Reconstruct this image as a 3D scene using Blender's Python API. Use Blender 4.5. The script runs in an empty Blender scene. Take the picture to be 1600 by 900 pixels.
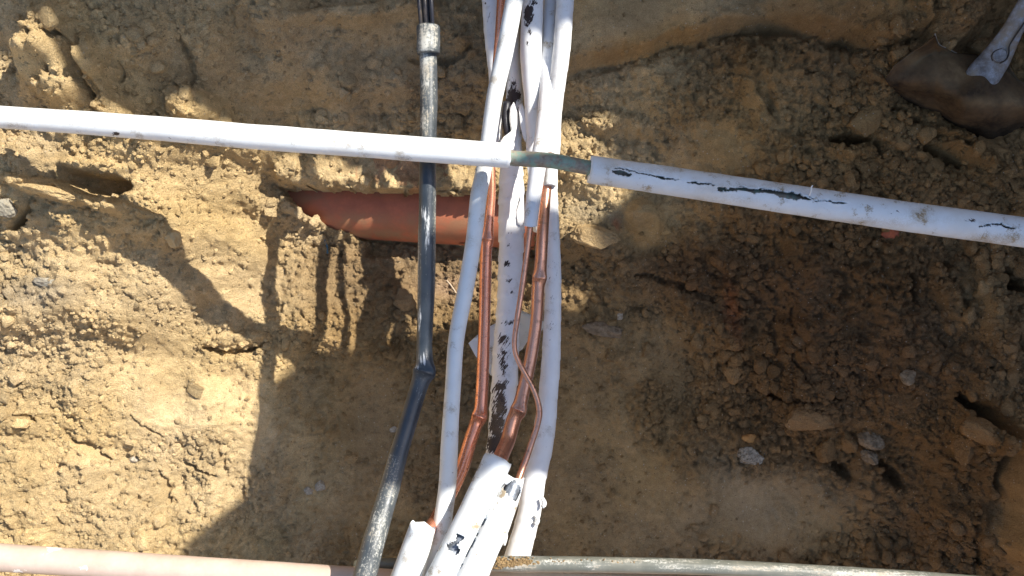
import bpy, math, random
import numpy as np
from mathutils import Vector

random.seed(7)
RNG = np.random.RandomState(11)
SC = bpy.context.scene
COL = SC.collection

# ------------------------------------------------------------------ camera, world, sun, exposure
H = 1.33                      # camera height above the trench floor (m)
SUN = (0.90, 0.70)            # metres of horizontal run towards the sun per metre of height
SUN_STRENGTH, SKY_STRENGTH, EXPOSURE = 4.9, 0.145, 0.84
cam = bpy.data.cameras.new('camera')
cam.lens = 36 * H / 1.6
cam.sensor_width = 36
cam.clip_start = 0.02
cam.clip_end = 200
camo = bpy.data.objects.new('camera', cam)
camo.location = (0, 0, H)
COL.objects.link(camo)
SC.camera = camo

ELEV = math.atan2(1, math.hypot(*SUN))
w = bpy.data.worlds.new('World'); SC.world = w; w.use_nodes = True
nt = w.node_tree
bg = nt.nodes['Background']
sky = nt.nodes.new('ShaderNodeTexSky')
sky.sky_type = 'NISHITA'; sky.sun_disc = False
sky.sun_elevation = ELEV
sky.sun_rotation = math.atan2(SUN[0], SUN[1])
nt.links.new(sky.outputs[0], bg.inputs[0])
bg.inputs[1].default_value = SKY_STRENGTH
sl = bpy.data.lights.new('sun', 'SUN')
sl.energy = SUN_STRENGTH; sl.angle = math.radians(0.5); sl.color = (1.0, 0.95, 0.86)
so = bpy.data.objects.new('sun', sl)
so.rotation_euler = Vector((-SUN[0], -SUN[1], -1)).to_track_quat('-Z', 'Y').to_euler()
so.location = (2, 2, 4)
COL.objects.link(so)
SC.view_settings.view_transform = 'Standard'
SC.view_settings.look = 'None'
SC.view_settings.exposure = EXPOSURE
SC.view_settings.gamma = 1
SC.view_settings.use_curve_mapping = False
SC.render.resolution_x, SC.render.resolution_y = 1024, 576

# ------------------------------------------------------------------ helpers
def P(u, v, z):
    """place a point seen at (u, v) of the photo at its own height z"""
    k = (H - z) / H / 1000.0
    return np.array([(u - 800) * k, (450 - v) * k, z])

def rad(rpx, z): return rpx * (H - z) / H / 1000.0

def h2(ix, iy, seed):
    n = (ix.astype(np.int64) * 374761393 + iy.astype(np.int64) * 668265263 + seed * 1274126177) & 0xffffffff
    n = ((n ^ (n >> 13)) * 1274126177) & 0xffffffff
    n = (n ^ (n >> 16)) & 0xffffffff
    return n / 4294967295.0

def h3(ix, iy, iz, seed):
    return h2(ix + iz.astype(np.int64) * 1013, iy - iz.astype(np.int64) * 757, seed)

def vn(x, y, seed=0):
    ix, iy = np.floor(x), np.floor(y)
    fx, fy = x - ix, y - iy
    fx = fx * fx * fx * (fx * (fx * 6 - 15) + 10); fy = fy * fy * fy * (fy * (fy * 6 - 15) + 10)
    a = h2(ix, iy, seed); b = h2(ix + 1, iy, seed); c = h2(ix, iy + 1, seed); d = h2(ix + 1, iy + 1, seed)
    return (a + (b - a) * fx) * (1 - fy) + (c + (d - c) * fx) * fy - 0.5

def vn3(x, y, z, seed=0):
    iz = np.floor(z); fz = z - iz; fz = fz * fz * (3 - 2 * fz)
    ix, iy = np.floor(x), np.floor(y)
    fx, fy = x - ix, y - iy
    fx = fx * fx * (3 - 2 * fx); fy = fy * fy * (3 - 2 * fy)
    r = 0
    for dz in (0, 1):
        a = h3(ix, iy, iz + dz, seed); b = h3(ix + 1, iy, iz + dz, seed)
        c = h3(ix, iy + 1, iz + dz, seed); d = h3(ix + 1, iy + 1, iz + dz, seed)
        val = (a + (b - a) * fx) * (1 - fy) + (c + (d - c) * fx) * fy
        r = r + val * (fz if dz else 1 - fz)
    return r - 0.5

def fbm(x, y, seed=0, o=4, g=0.5):
    r, a = 0, 1.0
    for i in range(o):
        r = r + a * vn(x * 2 ** i + 17.3 * i, y * 2 ** i - 9.1 * i, seed + i)
        a *= g
    return r

def fbm3(p, f, seed=0, o=3):
    r, a = 0, 1.0
    for i in range(o):
        q = p * f * 2 ** i
        r = r + a * vn3(q[:, 0] + 31 * i, q[:, 1], q[:, 2], seed + i)
        a *= 0.5
    return r

def worley(x, y, seed):
    """rounded lumps: 0 in the joints, up to 1 on lump tops; second value a random tone per lump"""
    ix, iy = np.floor(x), np.floor(y)
    best = np.full(x.shape, 9.0); second = np.full(x.shape, 9.0); tone = np.zeros(x.shape)
    for dx in (-1, 0, 1):
        for dy in (-1, 0, 1):
            cx, cy = ix + dx, iy + dy
            px = cx + 0.1 + 0.8 * h2(cx, cy, seed); py = cy + 0.1 + 0.8 * h2(cx, cy, seed + 5)
            d = np.sqrt((x - px) ** 2 + (y - py) ** 2)
            t = h2(cx, cy, seed + 9)
            nb = d < best
            second = np.where(nb, best, np.minimum(second, d))
            tone = np.where(nb, t, tone)
            best = np.where(nb, d, best)
    return np.clip((second - best) * 1.6, 0, 1), tone, best

def smooth(a, b, x):
    t = np.clip((x - a) / (b - a), 0, 1)
    return t * t * (3 - 2 * t)

def in_poly(x, y, poly):
    inside = np.zeros(x.shape, bool)
    n = len(poly)
    for i in range(n):
        x0, y0 = poly[i]; x1, y1 = poly[(i + 1) % n]
        c = ((y0 > y) != (y1 > y)) & (x < (x1 - x0) * (y - y0) / (y1 - y0 + 1e-12) + x0)
        inside ^= c
    return inside

def seg_dist(x, y, pts):
    """distance to a polyline and the parameter along it"""
    best = np.full(x.shape, 1e9); par = np.zeros(x.shape); n = len(pts) - 1
    for i in range(n):
        ax, ay = pts[i][:2]; bx, by = pts[i + 1][:2]
        dx, dy = bx - ax, by - ay
        t = np.clip(((x - ax) * dx + (y - ay) * dy) / (dx * dx + dy * dy + 1e-12), 0, 1)
        d = np.hypot(x - ax - t * dx, y - ay - t * dy)
        m = d < best
        best = np.where(m, d, best); par = np.where(m, (i + t) / n, par)
    return best, par

# ------------------------------------------------------------------ objects
def tag(o, label=None, cat=None, group=None, kind=None):
    if label: o['label'] = label
    if cat: o['category'] = cat
    if group: o['group'] = group
    if kind: o['kind'] = kind
    return o

def thing(name, label, cat, loc, group=None):
    o = bpy.data.objects.new(name, None)
    o.empty_display_size = 0.02
    o.location = Vector([float(c) for c in loc])
    COL.objects.link(o)
    return tag(o, label, cat, group)

def total_loc(o):
    v = Vector((0, 0, 0))
    while o is not None:
        v += o.location; o = o.parent
    return v

def mesh_obj(name, verts, faces, mat, parent=None, smooth_=True, attrs=None, quads=None):
    verts = np.asarray(verts, float)
    if parent is None:
        base = np.array([verts[:, 0].mean(), verts[:, 1].mean(), verts[:, 2].min()])
    else:
        base = np.array(total_loc(parent))
    me = bpy.data.meshes.new(name)
    vv = (verts - base).astype(np.float32)
    if quads is None:
        me.from_pydata(vv.tolist(), [], [tuple(int(i) for i in f) for f in faces])
    else:
        q = np.asarray(quads, np.int32); nf, k = q.shape
        me.vertices.add(len(vv)); me.vertices.foreach_set('co', vv.ravel())
        me.loops.add(nf * k); me.loops.foreach_set('vertex_index', q.ravel())
        me.polygons.add(nf)
        me.polygons.foreach_set('loop_start', np.arange(0, nf * k, k, dtype=np.int32))
        me.polygons.foreach_set('loop_total', np.full(nf, k, np.int32))
        me.update(calc_edges=True)
    me.polygons.foreach_set('use_smooth', np.full(len(me.polygons), smooth_))
    for an, av in (attrs or {}).items():
        av = np.asarray(av, np.float32)
        if av.ndim == 1:
            a = me.attributes.new(an, 'FLOAT', 'POINT'); a.data.foreach_set('value', av)
        else:
            a = me.attributes.new(an, 'FLOAT_COLOR', 'POINT')
            c = np.ones((len(av), 4), np.float32); c[:, :3] = av
            a.data.foreach_set('color', c.ravel())
    me.update()
    me.materials.append(mat)
    o = bpy.data.objects.new(name, me)
    COL.objects.link(o)
    if parent is None: o.location = Vector(base.tolist())
    else: o.parent = parent
    return o

# ------------------------------------------------------------------ materials
class N:
    def __init__(s, name):
        s.m = bpy.data.materials.new(name); s.m.use_nodes = True
        s.t = s.m.node_tree; s.b = s.t.nodes['Principled BSDF']
    def n(s, ty, **kw):
        nd = s.t.nodes.new('ShaderNode' + ty)
        for k, v in kw.items(): setattr(nd, k, v)
        return nd
    def l(s, a, b): s.t.links.new(a, b)
    def coord(s): return s.n('TexCoord').outputs['Object']
    def noise(s, scale, detail=4, rough=0.55, vec=None, dist=0):
        nd = s.n('TexNoise'); nd.inputs['Scale'].default_value = scale
        nd.inputs['Detail'].default_value = detail; nd.inputs['Roughness'].default_value = rough
        nd.inputs['Distortion'].default_value = dist
        s.l(vec if vec is not None else s.coord(), nd.inputs['Vector'])
        return nd.outputs['Fac']
    def ramp(s, f, a, b, va=0, vb=1):
        m = s.n('MapRange'); m.inputs[1].default_value = a; m.inputs[2].default_value = b
        m.inputs[3].default_value = va; m.inputs[4].default_value = vb
        s.l(f, m.inputs[0]); return m.outputs[0]
    def math(s, op, a, b):
        m = s.n('Math', operation=op)
        for i, q in enumerate((a, b)):
            if hasattr(q, 'is_output'): s.l(q, m.inputs[i])
            else: m.inputs[i].default_value = q
        return m.outputs[0]
    def mix(s, f, a, b):
        m = s.n('Mix', data_type='RGBA')
        for i, q in ((0, f), (6, a), (7, b)):
            if hasattr(q, 'is_output'): s.l(q, m.inputs[i])
            elif i == 0: m.inputs[0].default_value = q
            else: m.inputs[i].default_value = (*q, 1)
        return m.outputs[2]
    def attr(s, name):
        a = s.n('Attribute'); a.attribute_name = name; return a
    def bump(s, f, strength=0.3, dist=0.002, normal=None):
        b = s.n('Bump'); b.inputs['Strength'].default_value = strength
        b.inputs['Distance'].default_value = dist
        s.l(f, b.inputs['Height'])
        if normal is not None: s.l(normal, b.inputs['Normal'])
        return b.outputs[0]
    def out(s, color=None, rough=None, metal=None, normal=None, spec=None):
        for key, q in (('Base Color', color), ('Roughness', rough), ('Metallic', metal), ('Normal', normal), ('Specular IOR Level', spec)):
            if q is None: continue
            if hasattr(q, 'is_output'): s.l(q, s.b.inputs[key])
            elif key == 'Base Color': s.b.inputs[key].default_value = (*q, 1)
            else: s.b.inputs[key].default_value = q
        return s.m

def mat_soil(name='soil'):
    m = N(name)
    col = m.attr('tint').outputs['Color']
    n1 = m.noise(900, 3, 0.65); n2 = m.noise(90, 4, 0.6); n3 = m.noise(18, 3, 0.5)
    c = m.mix(m.ramp(n1, 0.32, 0.7), (0.72, 0.70, 0.68), (1.28, 1.28, 1.25))
    c2 = m.mix(m.ramp(n2, 0.3, 0.72), (0.86, 0.83, 0.79), (1.13, 1.13, 1.13))
    def mul(a, b):
        x = m.n('Mix', data_type='RGBA', blend_type='MULTIPLY'); x.inputs[0].default_value = 1
        m.l(a, x.inputs[6]); m.l(b, x.inputs[7]); return x.outputs[2]
    cc = mul(mul(col, c), c2)
    # pale and dark mineral grains
    v = m.n('TexVoronoi'); v.inputs['Scale'].default_value = 330; m.l(m.coord(), v.inputs['Vector'])
    sep = m.n('SeparateColor'); m.l(v.outputs['Color'], sep.inputs[0])
    pale = m.math('MULTIPLY', m.ramp(sep.outputs[0], 0.965, 0.975), m.ramp(v.outputs['Distance'], 0.35, 0.25))
    cc = m.mix(m.math('MULTIPLY', pale, 0.55), cc, (0.62, 0.56, 0.44))
    dark = m.math('MULTIPLY', m.ramp(sep.outputs[1], 0.95, 0.96), m.ramp(v.outputs['Distance'], 0.35, 0.25))
    cc = m.mix(m.math('MULTIPLY', dark, 0.6), cc, (0.07, 0.05, 0.035))
    rg = m.attr('rough').outputs['Fac']
    hsum = m.math('ADD', m.math('MULTIPLY', n1, 0.6), m.math('MULTIPLY', m.noise(330, 4, 0.7), 1.4))
    hs = m.math('MULTIPLY', hsum, m.ramp(rg, 0, 1, 0.35, 1.0))
    return m.out(cc, m.ramp(n3, 0.3, 0.7, 0.85, 0.97), 0, m.bump(hs, 1.0, 0.005), 0.15)

def mat_foam(name, base=(0.74, 0.765, 0.76), dirtcol=(0.30, 0.24, 0.16), markcol=(0.035, 0.025, 0.025), stain=0.2, wrap=0.0):
    """white pipe insulation: scuffs, clay smears, and dark marks where the 'marks' attribute is high"""
    m = N(name)
    around = m.attr('around').outputs['Fac']; along = m.attr('along').outputs['Fac']
    cx = m.n('CombineXYZ')
    m.l(m.math('ADD', m.math('MULTIPLY', around, 0.16), along), cx.inputs[0])
    m.l(m.math('MULTIPLY', around, 0.05), cx.inputs[1])
    streak = m.noise(230, 4, 0.7, cx.outputs[0], 0.3)
    fine = m.noise(700, 3, 0.6); mid = m.noise(45, 4, 0.6)
    big = m.noise(14, 3, 0.6)
    c = m.mix(m.ramp(mid, 0.3, 0.75), base, tuple(0.9 * q for q in base))
    c = m.mix(m.math('MULTIPLY', m.ramp(m.math('ADD', mid, m.math('MULTIPLY', fine, 0.3)), 0.74, 0.86), stain * 3), c, dirtcol)
    c = m.mix(m.math('MULTIPLY', m.ramp(big, 0.52, 0.75), stain), c, (0.5, 0.40, 0.27))
    sp = m.ramp(m.math('ADD', fine, m.math('MULTIPLY', mid, 0.5)), 0.99, 1.03)
    c = m.mix(m.math('MULTIPLY', sp, 0.7), c, (0.16, 0.12, 0.09))
    mk = m.attr('marks').outputs['Fac']
    iso = m.noise(140, 6, 0.8)
    nn = m.math('ADD', m.math('MULTIPLY', streak, 1.3), m.math('MULTIPLY', iso, 0.9))
    th = m.math('ADD', m.math('SUBTRACT', nn, 0.6), m.math('MULTIPLY', mk, 0.66))
    mm = m.ramp(th, 0.99, 1.03)
    c = m.mix(mm, c, markcol)
    c = m.mix(m.math('MULTIPLY', m.attr('clay').outputs['Fac'], m.ramp(m.math('ADD', fine, mid), 0.75, 1.15)), c, (0.34, 0.25, 0.14))
    hgt = m.math('SUBTRACT', m.math('ADD', m.math('MULTIPLY', fine, 0.5), mid), m.math('MULTIPLY', mm, 1.2))
    return m.out(c, 0.62, 0, m.bump(hgt, 0.35, 0.0012), 0.35)

def mat_copper(name, a=(0.80, 0.36, 0.22), b=(0.40, 0.17, 0.09), rough=0.3, verd=0.0, mt=0.8):
    m = N(name)
    along = m.attr('along').outputs['Fac']; around = m.attr('around').outputs['Fac']
    cx = m.n('CombineXYZ'); m.l(m.math('MULTIPLY', around, 0.25), cx.inputs[0]); m.l(m.math('MULTIPLY', along, 0.35), cx.inputs[1])
    st = m.noise(60, 4, 0.6, cx.outputs[0]); sp = m.noise(160, 4, 0.6)
    c = m.mix(m.ramp(st, 0.35, 0.7), a, b)
    c = m.mix(m.ramp(sp, 0.55, 0.72, 0, 0.75), c, tuple(0.55 * q for q in b))
    met = m.ramp(sp, 0.5, 0.75, mt, 0.5)
    if verd:
        v1 = m.noise(75, 4, 0.65)
        f = m.ramp(v1, 0.46, 0.56)
        c = m.mix(0.8, c, m.mix(m.ramp(sp, .4, .6), (0.25, 0.24, 0.19), (0.17, 0.15, 0.12)))
        c = m.mix(m.math('MULTIPLY', f, verd), c, (0.15, 0.31, 0.25))
        met = m.ramp(v1, 0.3, 0.6, 0.35, 0.0)
    c = m.mix(m.math('MULTIPLY', m.attr('clay').outputs['Fac'], m.ramp(sp, 0.4, 0.6)), c, (0.32, 0.23, 0.14))
    return m.out(c, m.ramp(st, 0.3, 0.7, rough * 0.8, rough * 1.6), met, m.bump(sp, 0.12, 0.001))

def mat_black(name, base=((0.018, 0.024, 0.032), (0.045, 0.055, 0.065))):
    m = N(name)
    along = m.attr('along').outputs['Fac']; around = m.attr('around').outputs['Fac']
    cx = m.n('CombineXYZ'); m.l(m.math('MULTIPLY', around, 0.22), cx.inputs[0]); m.l(m.math('MULTIPLY', along, 0.4), cx.inputs[1])
    st = m.noise(130, 5, 0.7, cx.outputs[0]); sp = m.noise(380, 4, 0.7); big = m.noise(35, 3, 0.6)
    clay = m.attr('clay').outputs['Fac']
    th = m.math('ADD', m.math('ADD', m.math('MULTIPLY', st, 0.5), m.math('MULTIPLY', sp, 0.5)), m.math('MULTIPLY', clay, 0.22))
    f = m.ramp(th, 0.62, 0.74)
    c = m.mix(m.ramp(big, 0.3, 0.7), *base)
    c = m.mix(m.math('MULTIPLY', clay, 0.45), c, (0.20, 0.21, 0.19))
    c = m.mix(f, c, m.mix(m.ramp(big, 0.4, 0.6), (0.47, 0.46, 0.41), (0.38, 0.33, 0.25)))
    mk = m.ramp(m.math('ADD', st, m.math('MULTIPLY', m.attr('marks').outputs['Fac'], 0.35)), 0.74, 0.86)
    c = m.mix(mk, c, (0.52, 0.53, 0.52))
    return m.out(c, m.ramp(th, 0.55, 0.8, 0.28, 0.85), 0, m.bump(th, 0.4, 0.001), 0.5)

def mat_plain(name, a, b, rough=0.6, scale=60, metal=0, bs=0.3, claycol=(0.36, 0.26, 0.14), spec=0.4, sharp=False):
    m = N(name)
    n1 = m.noise(scale, 5, 0.6); n2 = m.noise(scale * 7, 3, 0.6)
    c = m.mix(m.ramp(m.math('ADD', m.math('MULTIPLY', n1, 0.75), m.math('MULTIPLY', n2, 0.25)), 0.38, 0.62), a, b)
    if sharp:
        n3 = m.noise(170, 4, 0.7)
        f = m.ramp(m.math('ADD', m.attr('clay').outputs['Fac'], m.math('MULTIPLY', n3, 2.2)), 1.72, 1.80)
    else: f = m.math('MULTIPLY', m.attr('clay').outputs['Fac'], m.ramp(n1, 0.35, 0.55))
    c = m.mix(f, c, claycol)
    return m.out(c, rough, metal, m.bump(m.math('ADD', n1, m.math('MULTIPLY', n2, 0.6)), bs, 0.0015), spec)

M_SOIL = mat_soil()
M_FOAM = mat_foam('white_foam')
M_FOAM_SCUFF = mat_foam('scuffed_white_foam', base=(.68, .71, .72), stain=0.4)
M_WRAP = mat_foam('white_tape_wrap', base=(0.78, 0.79, 0.79), stain=0.10)
M_FOAM_OLD = mat_foam('weathered_white_foam', base=(0.72, 0.73, 0.75), stain=0.35)
M_COPPER = mat_copper('bright_copper', (0.90, 0.40, 0.25), (0.62, 0.25, 0.15), 0.22)
M_COPPER_DULL = mat_copper('tarnished_copper', (0.80, 0.42, 0.28), (0.50, 0.25, 0.16), 0.27)
M_COPPER_AMBER = mat_copper('amber_copper', (0.72, 0.40, 0.17), (0.45, 0.22, 0.09), 0.32)
M_VERD = mat_copper('verdigris_copper', (0.45, 0.3, 0.2), (0.22, 0.18, 0.14), 0.5, verd=0.6)
M_BLACK = mat_black('dusty_black_plastic')
M_GREYPIPE = mat_black('dusty_grey_plastic', ((0.10, 0.105, 0.085), (0.18, 0.175, 0.14)))
M_CABLE = mat_plain('black_cable', (0.012, 0.013, 0.02), (0.03, 0.03, 0.035), 0.4, 90)
M_FOIL = mat_plain('grey_foil', (0.30, 0.33, 0.37), (0.12, 0.13, 0.15), 0.4, 160, 0.5)
M_RED = mat_plain('terracotta_plastic', (0.42, 0.13, 0.065), (0.32, 0.10, 0.052), 0.55, 40, 0, 0.25, claycol=(0.30, 0.17, 0.09))
M_BEIGE = mat_plain('beige_plastic', (0.56, 0.44, 0.36), (0.49, 0.37, 0.295), 0.5, 30, 0, 0.25, claycol=(0.82, 0.80, 0.76), sharp=True)
M_PALE = mat_plain('pale_plastic', (0.66, 0.56, 0.44), (0.58, 0.48, 0.36), 0.5, 30)
M_STEEL = mat_plain('rusty_brown_steel', (0.11, 0.07, 0.037), (0.028, 0.018, 0.011), 0.75, 24, 0.0, 0.9, claycol=(0.27, 0.18, 0.09), spec=.15)
M_EDGE_HIGHLIGHT = mat_plain('edge_highlight_steel', (0.55, 0.50, 0.42), (0.42, 0.36, 0.28), 0.45, 60, 0.4)  # pale colour stands in for a highlight on the blade edge
M_GALV = mat_plain('dusty_galvanised_steel', (0.33, 0.34, 0.36), (0.13, 0.12, 0.115), 0.6, 110, 0.25, 0.5, claycol=(0.30, 0.24, 0.17))
M_DARK = mat_plain('dark_gap', (0.03, 0.026, 0.022), (0.05, 0.04, 0.03), 0.8, 60)
M_TWIG = mat_plain('dry_twig', (0.30, 0.22, 0.13), (0.18, 0.12, 0.07), 0.8, 200)
M_BLUE = mat_plain('faded_blue_plastic', (0.10, 0.20, 0.25), (0.08, 0.14, 0.17), 0.6, 200)
_stone = {}
def M_STONE(a, b, sc=90):
    k = (a, b, sc)
    if k not in _stone: _stone[k] = mat_plain('stone_surface', a, b, 0.85, sc, 0, 0.8, spec=0.2)
    return _stone[k]

# ------------------------------------------------------------------ terrain: macro heights from control points
CP = [(0,0,.36),(100,60,.355),(200,40,.36),(300,60,.34),(0,120,.335),(100,150,.325),(200,190,.305),(300,165,.295),(350,190,.265),
 (0,250,.31),(130,250,.295),(200,300,.27),(60,320,.285),(245,345,.25),(170,311,.27),(290,440,.16),(345,490,.105),(410,530,.055),
 (310,300,.22),(370,300,.18),(370,400,.105),(420,460,.05),(330,370,.185),(230,420,.205),
 (0,450,.24),(100,430,.235),(180,460,.20),(0,600,.195),(100,600,.17),(200,600,.13),(300,600,.085),(380,600,.045),
 (0,750,.17),(100,750,.145),(200,750,.105),(300,750,.06),(400,750,.025),(0,870,.15),(150,870,.11),(300,870,.05),(420,870,.01),
 (500,600,.01),(500,750,0),(600,650,0),(650,500,.01),(550,450,.03),(490,400,.045),(430,300,.095),(400,340,.09),(440,380,.04),(450,430,.03),(520,400,.015),(560,385,.01),
 (620,390,-.01),(700,400,-.01),(800,400,-.005),(480,270,.11),(560,270,.10),(620,270,.095),(700,280,.09),(800,270,.09),(450,220,.14),
 (400,200,.19),(500,200,.16),(600,200,.14),(700,200,.13),(400,100,.26),(500,100,.24),(600,100,.20),(700,100,.165),(400,0,.34),
 (550,0,.28),(640,0,.23),(720,0,.19),(850,0,.19),(720,60,.18),(850,60,.18),(850,100,.17),(900,200,.11),(950,250,.095),(1000,300,.085),(900,350,.055),(900,450,.01),
 (900,600,0),(1000,750,0),(800,600,0),(800,750,0),(700,850,0),(1200,800,0),(1000,500,.01),(1000,400,.03),(1100,850,0),(900,850,0),
 (950,50,.185),(1100,20,.185),(1300,10,.23),(1500,0,.27),(950,130,.13),(1080,100,.14),(1200,90,.155),(1300,100,.16),(1150,200,.115),
 (1250,200,.125),(1150,300,.10),(1300,300,.13),(1450,250,.15),(1580,250,.175),(1300,400,.11),(1450,400,.15),(1580,400,.185),
 (1150,400,.07),(1150,500,.04),(1080,450,.04),(1080,600,.005),(1300,520,.10),(1450,520,.14),(1580,520,.19),(1150,600,.015),(1300,620,.07),
 (1450,640,.11),(1550,620,.17),(1590,660,.2),(1200,700,.01),(1300,730,.03),(1400,720,.06),(1500,740,.09),(1590,760,.2),(1300,860,0),
 (1400,860,.035),(1500,860,.07),(1595,860,.19),(1430,150,.15),(1400,60,.22),(1580,100,.2),(1500,120,.16),(1560,190,.16)]
cpw = np.array([P(*c) for c in CP])

def axis(lo, hi, step, far, n):
    a = np.arange(lo, hi + step / 2, step)
    g = np.geomspace(step, far, n).cumsum() if False else None
    ext = []
    d, s = 0.0, step
    while d < far:
        s *= 1.09; d += s; ext.append(d)
    ext = np.array(ext)
    return np.concatenate([lo - ext[::-1], a, hi + ext])

STEP = 0.0022
xs = axis(-1.02, 1.05, STEP, 6.0, 60)
ys = axis(-0.62, 0.52, STEP, 6.0, 60)
X, Y = np.meshgrid(xs, ys)

def macro(x, y):
    num = np.zeros(x.shape); den = np.zeros(x.shape)
    xc, yc = np.clip(x, -0.75, 0.75), np.clip(y, -0.44, 0.44)
    for (a, b, c) in cpw:
        q = 1.0 / ((xc - a) ** 2 + (yc - b) ** 2 + 0.03 ** 2) ** 2.2
        num += q * c; den += q
    return num / den
cxs = np.linspace(-0.9, 0.9, 181); cys = np.linspace(-0.6, 0.6, 121)
CX, CY = np.meshgrid(cxs, cys)
CZ = macro(CX, CY)
def bil(gx, gy, G, x, y):
    x = np.clip(x, gx[0], gx[-1] - 1e-9); y = np.clip(y, gy[0], gy[-1] - 1e-9)
    i = np.clip(np.searchsorted(gx, x, 'right') - 1, 0, len(gx) - 2); j = np.clip(np.searchsorted(gy, y, 'right') - 1, 0, len(gy) - 2)
    fx = (x - gx[i]) / (gx[i + 1] - gx[i]); fy = (y - gy[j]) / (gy[j + 1] - gy[j])
    return (G[j, i] * (1 - fx) + G[j, i + 1] * fx) * (1 - fy) + (G[j + 1, i] * (1 - fx) + G[j + 1, i + 1] * fx) * fy
Z = bil(cxs, cys, CZ, X, Y)
ZM = Z.copy()
# where a ground point at its own macro height shows in the photo
def to_px(x, y, z):
    k = (H - z) / H / 1000.0
    return x / k + 800, 450 - y / k
inner = (np.abs(X) < 0.9) & (np.abs(Y) < 0.6)
Zc = np.minimum(ZM, 0.5)
U, V = to_px(X, Y, Zc)
# organic wobble of the feature outlines
WU = U + 10 * fbm(X * 28, Y * 28, 50, 3); WV = V + 10 * fbm(X * 28, Y * 28, 60, 3)

def blob(cu, cv, ru, rv, ang=0, soft=0.5):
    a = math.radians(ang); du, dv = WU - cu, WV - cv
    p = (du * math.cos(a) + dv * math.sin(a)) / ru; q = (-du * math.sin(a) + dv * math.cos(a)) / rv
    return 1 - smooth(1 - soft, 1 + soft * 0.4, np.sqrt(p * p + q * q))

# roughness map: 0 smooth trodden clay, 1 crumbly
R = np.full(X.shape, 0.85)
def setr(mask, val):
    global R
    R = R * (1 - mask) + val * mask
setr(blob(250, 590, 75, 85, 10), 0.10)
setr(blob(330, 620, 80, 60), 0.3)
setr(blob(390, 650, 45, 90), 0.35)
setr(blob(560, 700, 130, 190), 0.30)
setr(blob(930, 700, 130, 210), 0.22)
setr(blob(1010, 560, 110, 70), 0.30)
setr(blob(1020, 640, 45, 70), 0.8)
setr(blob(1200, 800, 170, 80), 0.12)
setr(blob(1000, 800, 150, 80), 0.25)
setr(blob(450, 90, 240, 110), 0.62)
setr(blob(800, 300, 60, 60), 0.8)
setr(blob(1000, 30, 170, 60, -15), 0.08)
setr(blob(1250, 25, 170, 45, 0), 0.2)
setr(blob(1200, 150, 60, 60), 0.45)
setr(blob(1110, 240, 80, 60), 0.35)
setr(blob(1010, 350, 60, 40), 0.2)
setr(blob(1590, 800, 40, 120), 0.3)
setr(blob(500, 275, 70, 30), 0.45)
setr(blob(1560, 170, 60, 60), 0.3)
setr(blob(40, 90, 50, 90), 0.5)
setr(blob(620, 270, 45, 30), 0.25)
R = np.clip(R + 0.35 * fbm(X * 14, Y * 14, 70, 3), 0.03, 1.1)
outd = np.maximum(np.maximum(-1.0 - X, X - 1.03), np.maximum(-.60 - Y, Y - .50))
R = R * (1 - smooth(0, .12, outd)) + .02

# medium relief
Z = Z + 0.028 * fbm(X * 5, Y * 5, 1, 3) * smooth(0, 1.0, R + 0.3)
Z = Z + 0.013 * fbm(X * 16, Y * 16, 3, 3) * (0.25 + R)
dx_ = 0.006 * fbm(X * 60, Y * 60, 21, 2); dy_ = 0.006 * fbm(X * 60, Y * 60, 22, 2)
Xw, Yw = X + dx_, Y + dy_
w1, t1, _ = worley(Xw / 0.036, Yw / 0.036, 101)
w2, t2, _ = worley(Xw / 0.016, Yw / 0.016, 102)
w3, t3, _ = worley(X / 0.0078, Y / 0.0078, 103)
big = smooth(0.05, 0.45, fbm(X * 9, Y * 9, 80, 2) + 0.18)          # where larger clods sit
w4, t4, _ = worley(X / 0.0115 + 3 * dx_ / .006, Y / 0.0115, 104)
AMP = .62 + .68 * smooth(950, 1250, U)
Z = Z + AMP * R * (0.010 * np.sqrt(w1) * (0.2 + t1) * big + 0.0085 * np.sqrt(w2) * (0.1 + t2) + 0.0050 * np.sqrt(w3) * (0.05 + t3) + 0.0052 * np.sqrt(w4) * (t4 - .1))
w5, t5, _ = worley(X / 0.0052, Y / 0.0052, 105)
Z = Z + R * .0026 * np.sqrt(w5) * (t5 - .1)
pit = fbm(X * 95, Y * 95, 9, 3)
Z = Z - R * 0.006 * smooth(.10, .42, pit)                       # small pits between the crumbs
Z = Z + (0.0016 + 0.0040 * R) * fbm(X * 130, Y * 130, 5, 3)

# named features (photo position, size in px, height in m)
def bump(cu, cv, ru, rv, ang, h, soft=0.5):
    global Z
    Z = Z + h * blob(cu, cv, ru, rv, ang, soft)
def crack(pts, width, depth, lip=0.0):
    global Z
    d, t = seg_dist(WU, WV, pts)
    ww = width * (0.35 + 0.65 * np.sin(np.pi * np.clip(t, 0.03, 0.97)))
    Z = Z - depth * (1 - smooth(ww * 0.45, ww, d)) + lip * np.exp(-((d - ww * 1.6) / ww) ** 2) * (d > ww)
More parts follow.
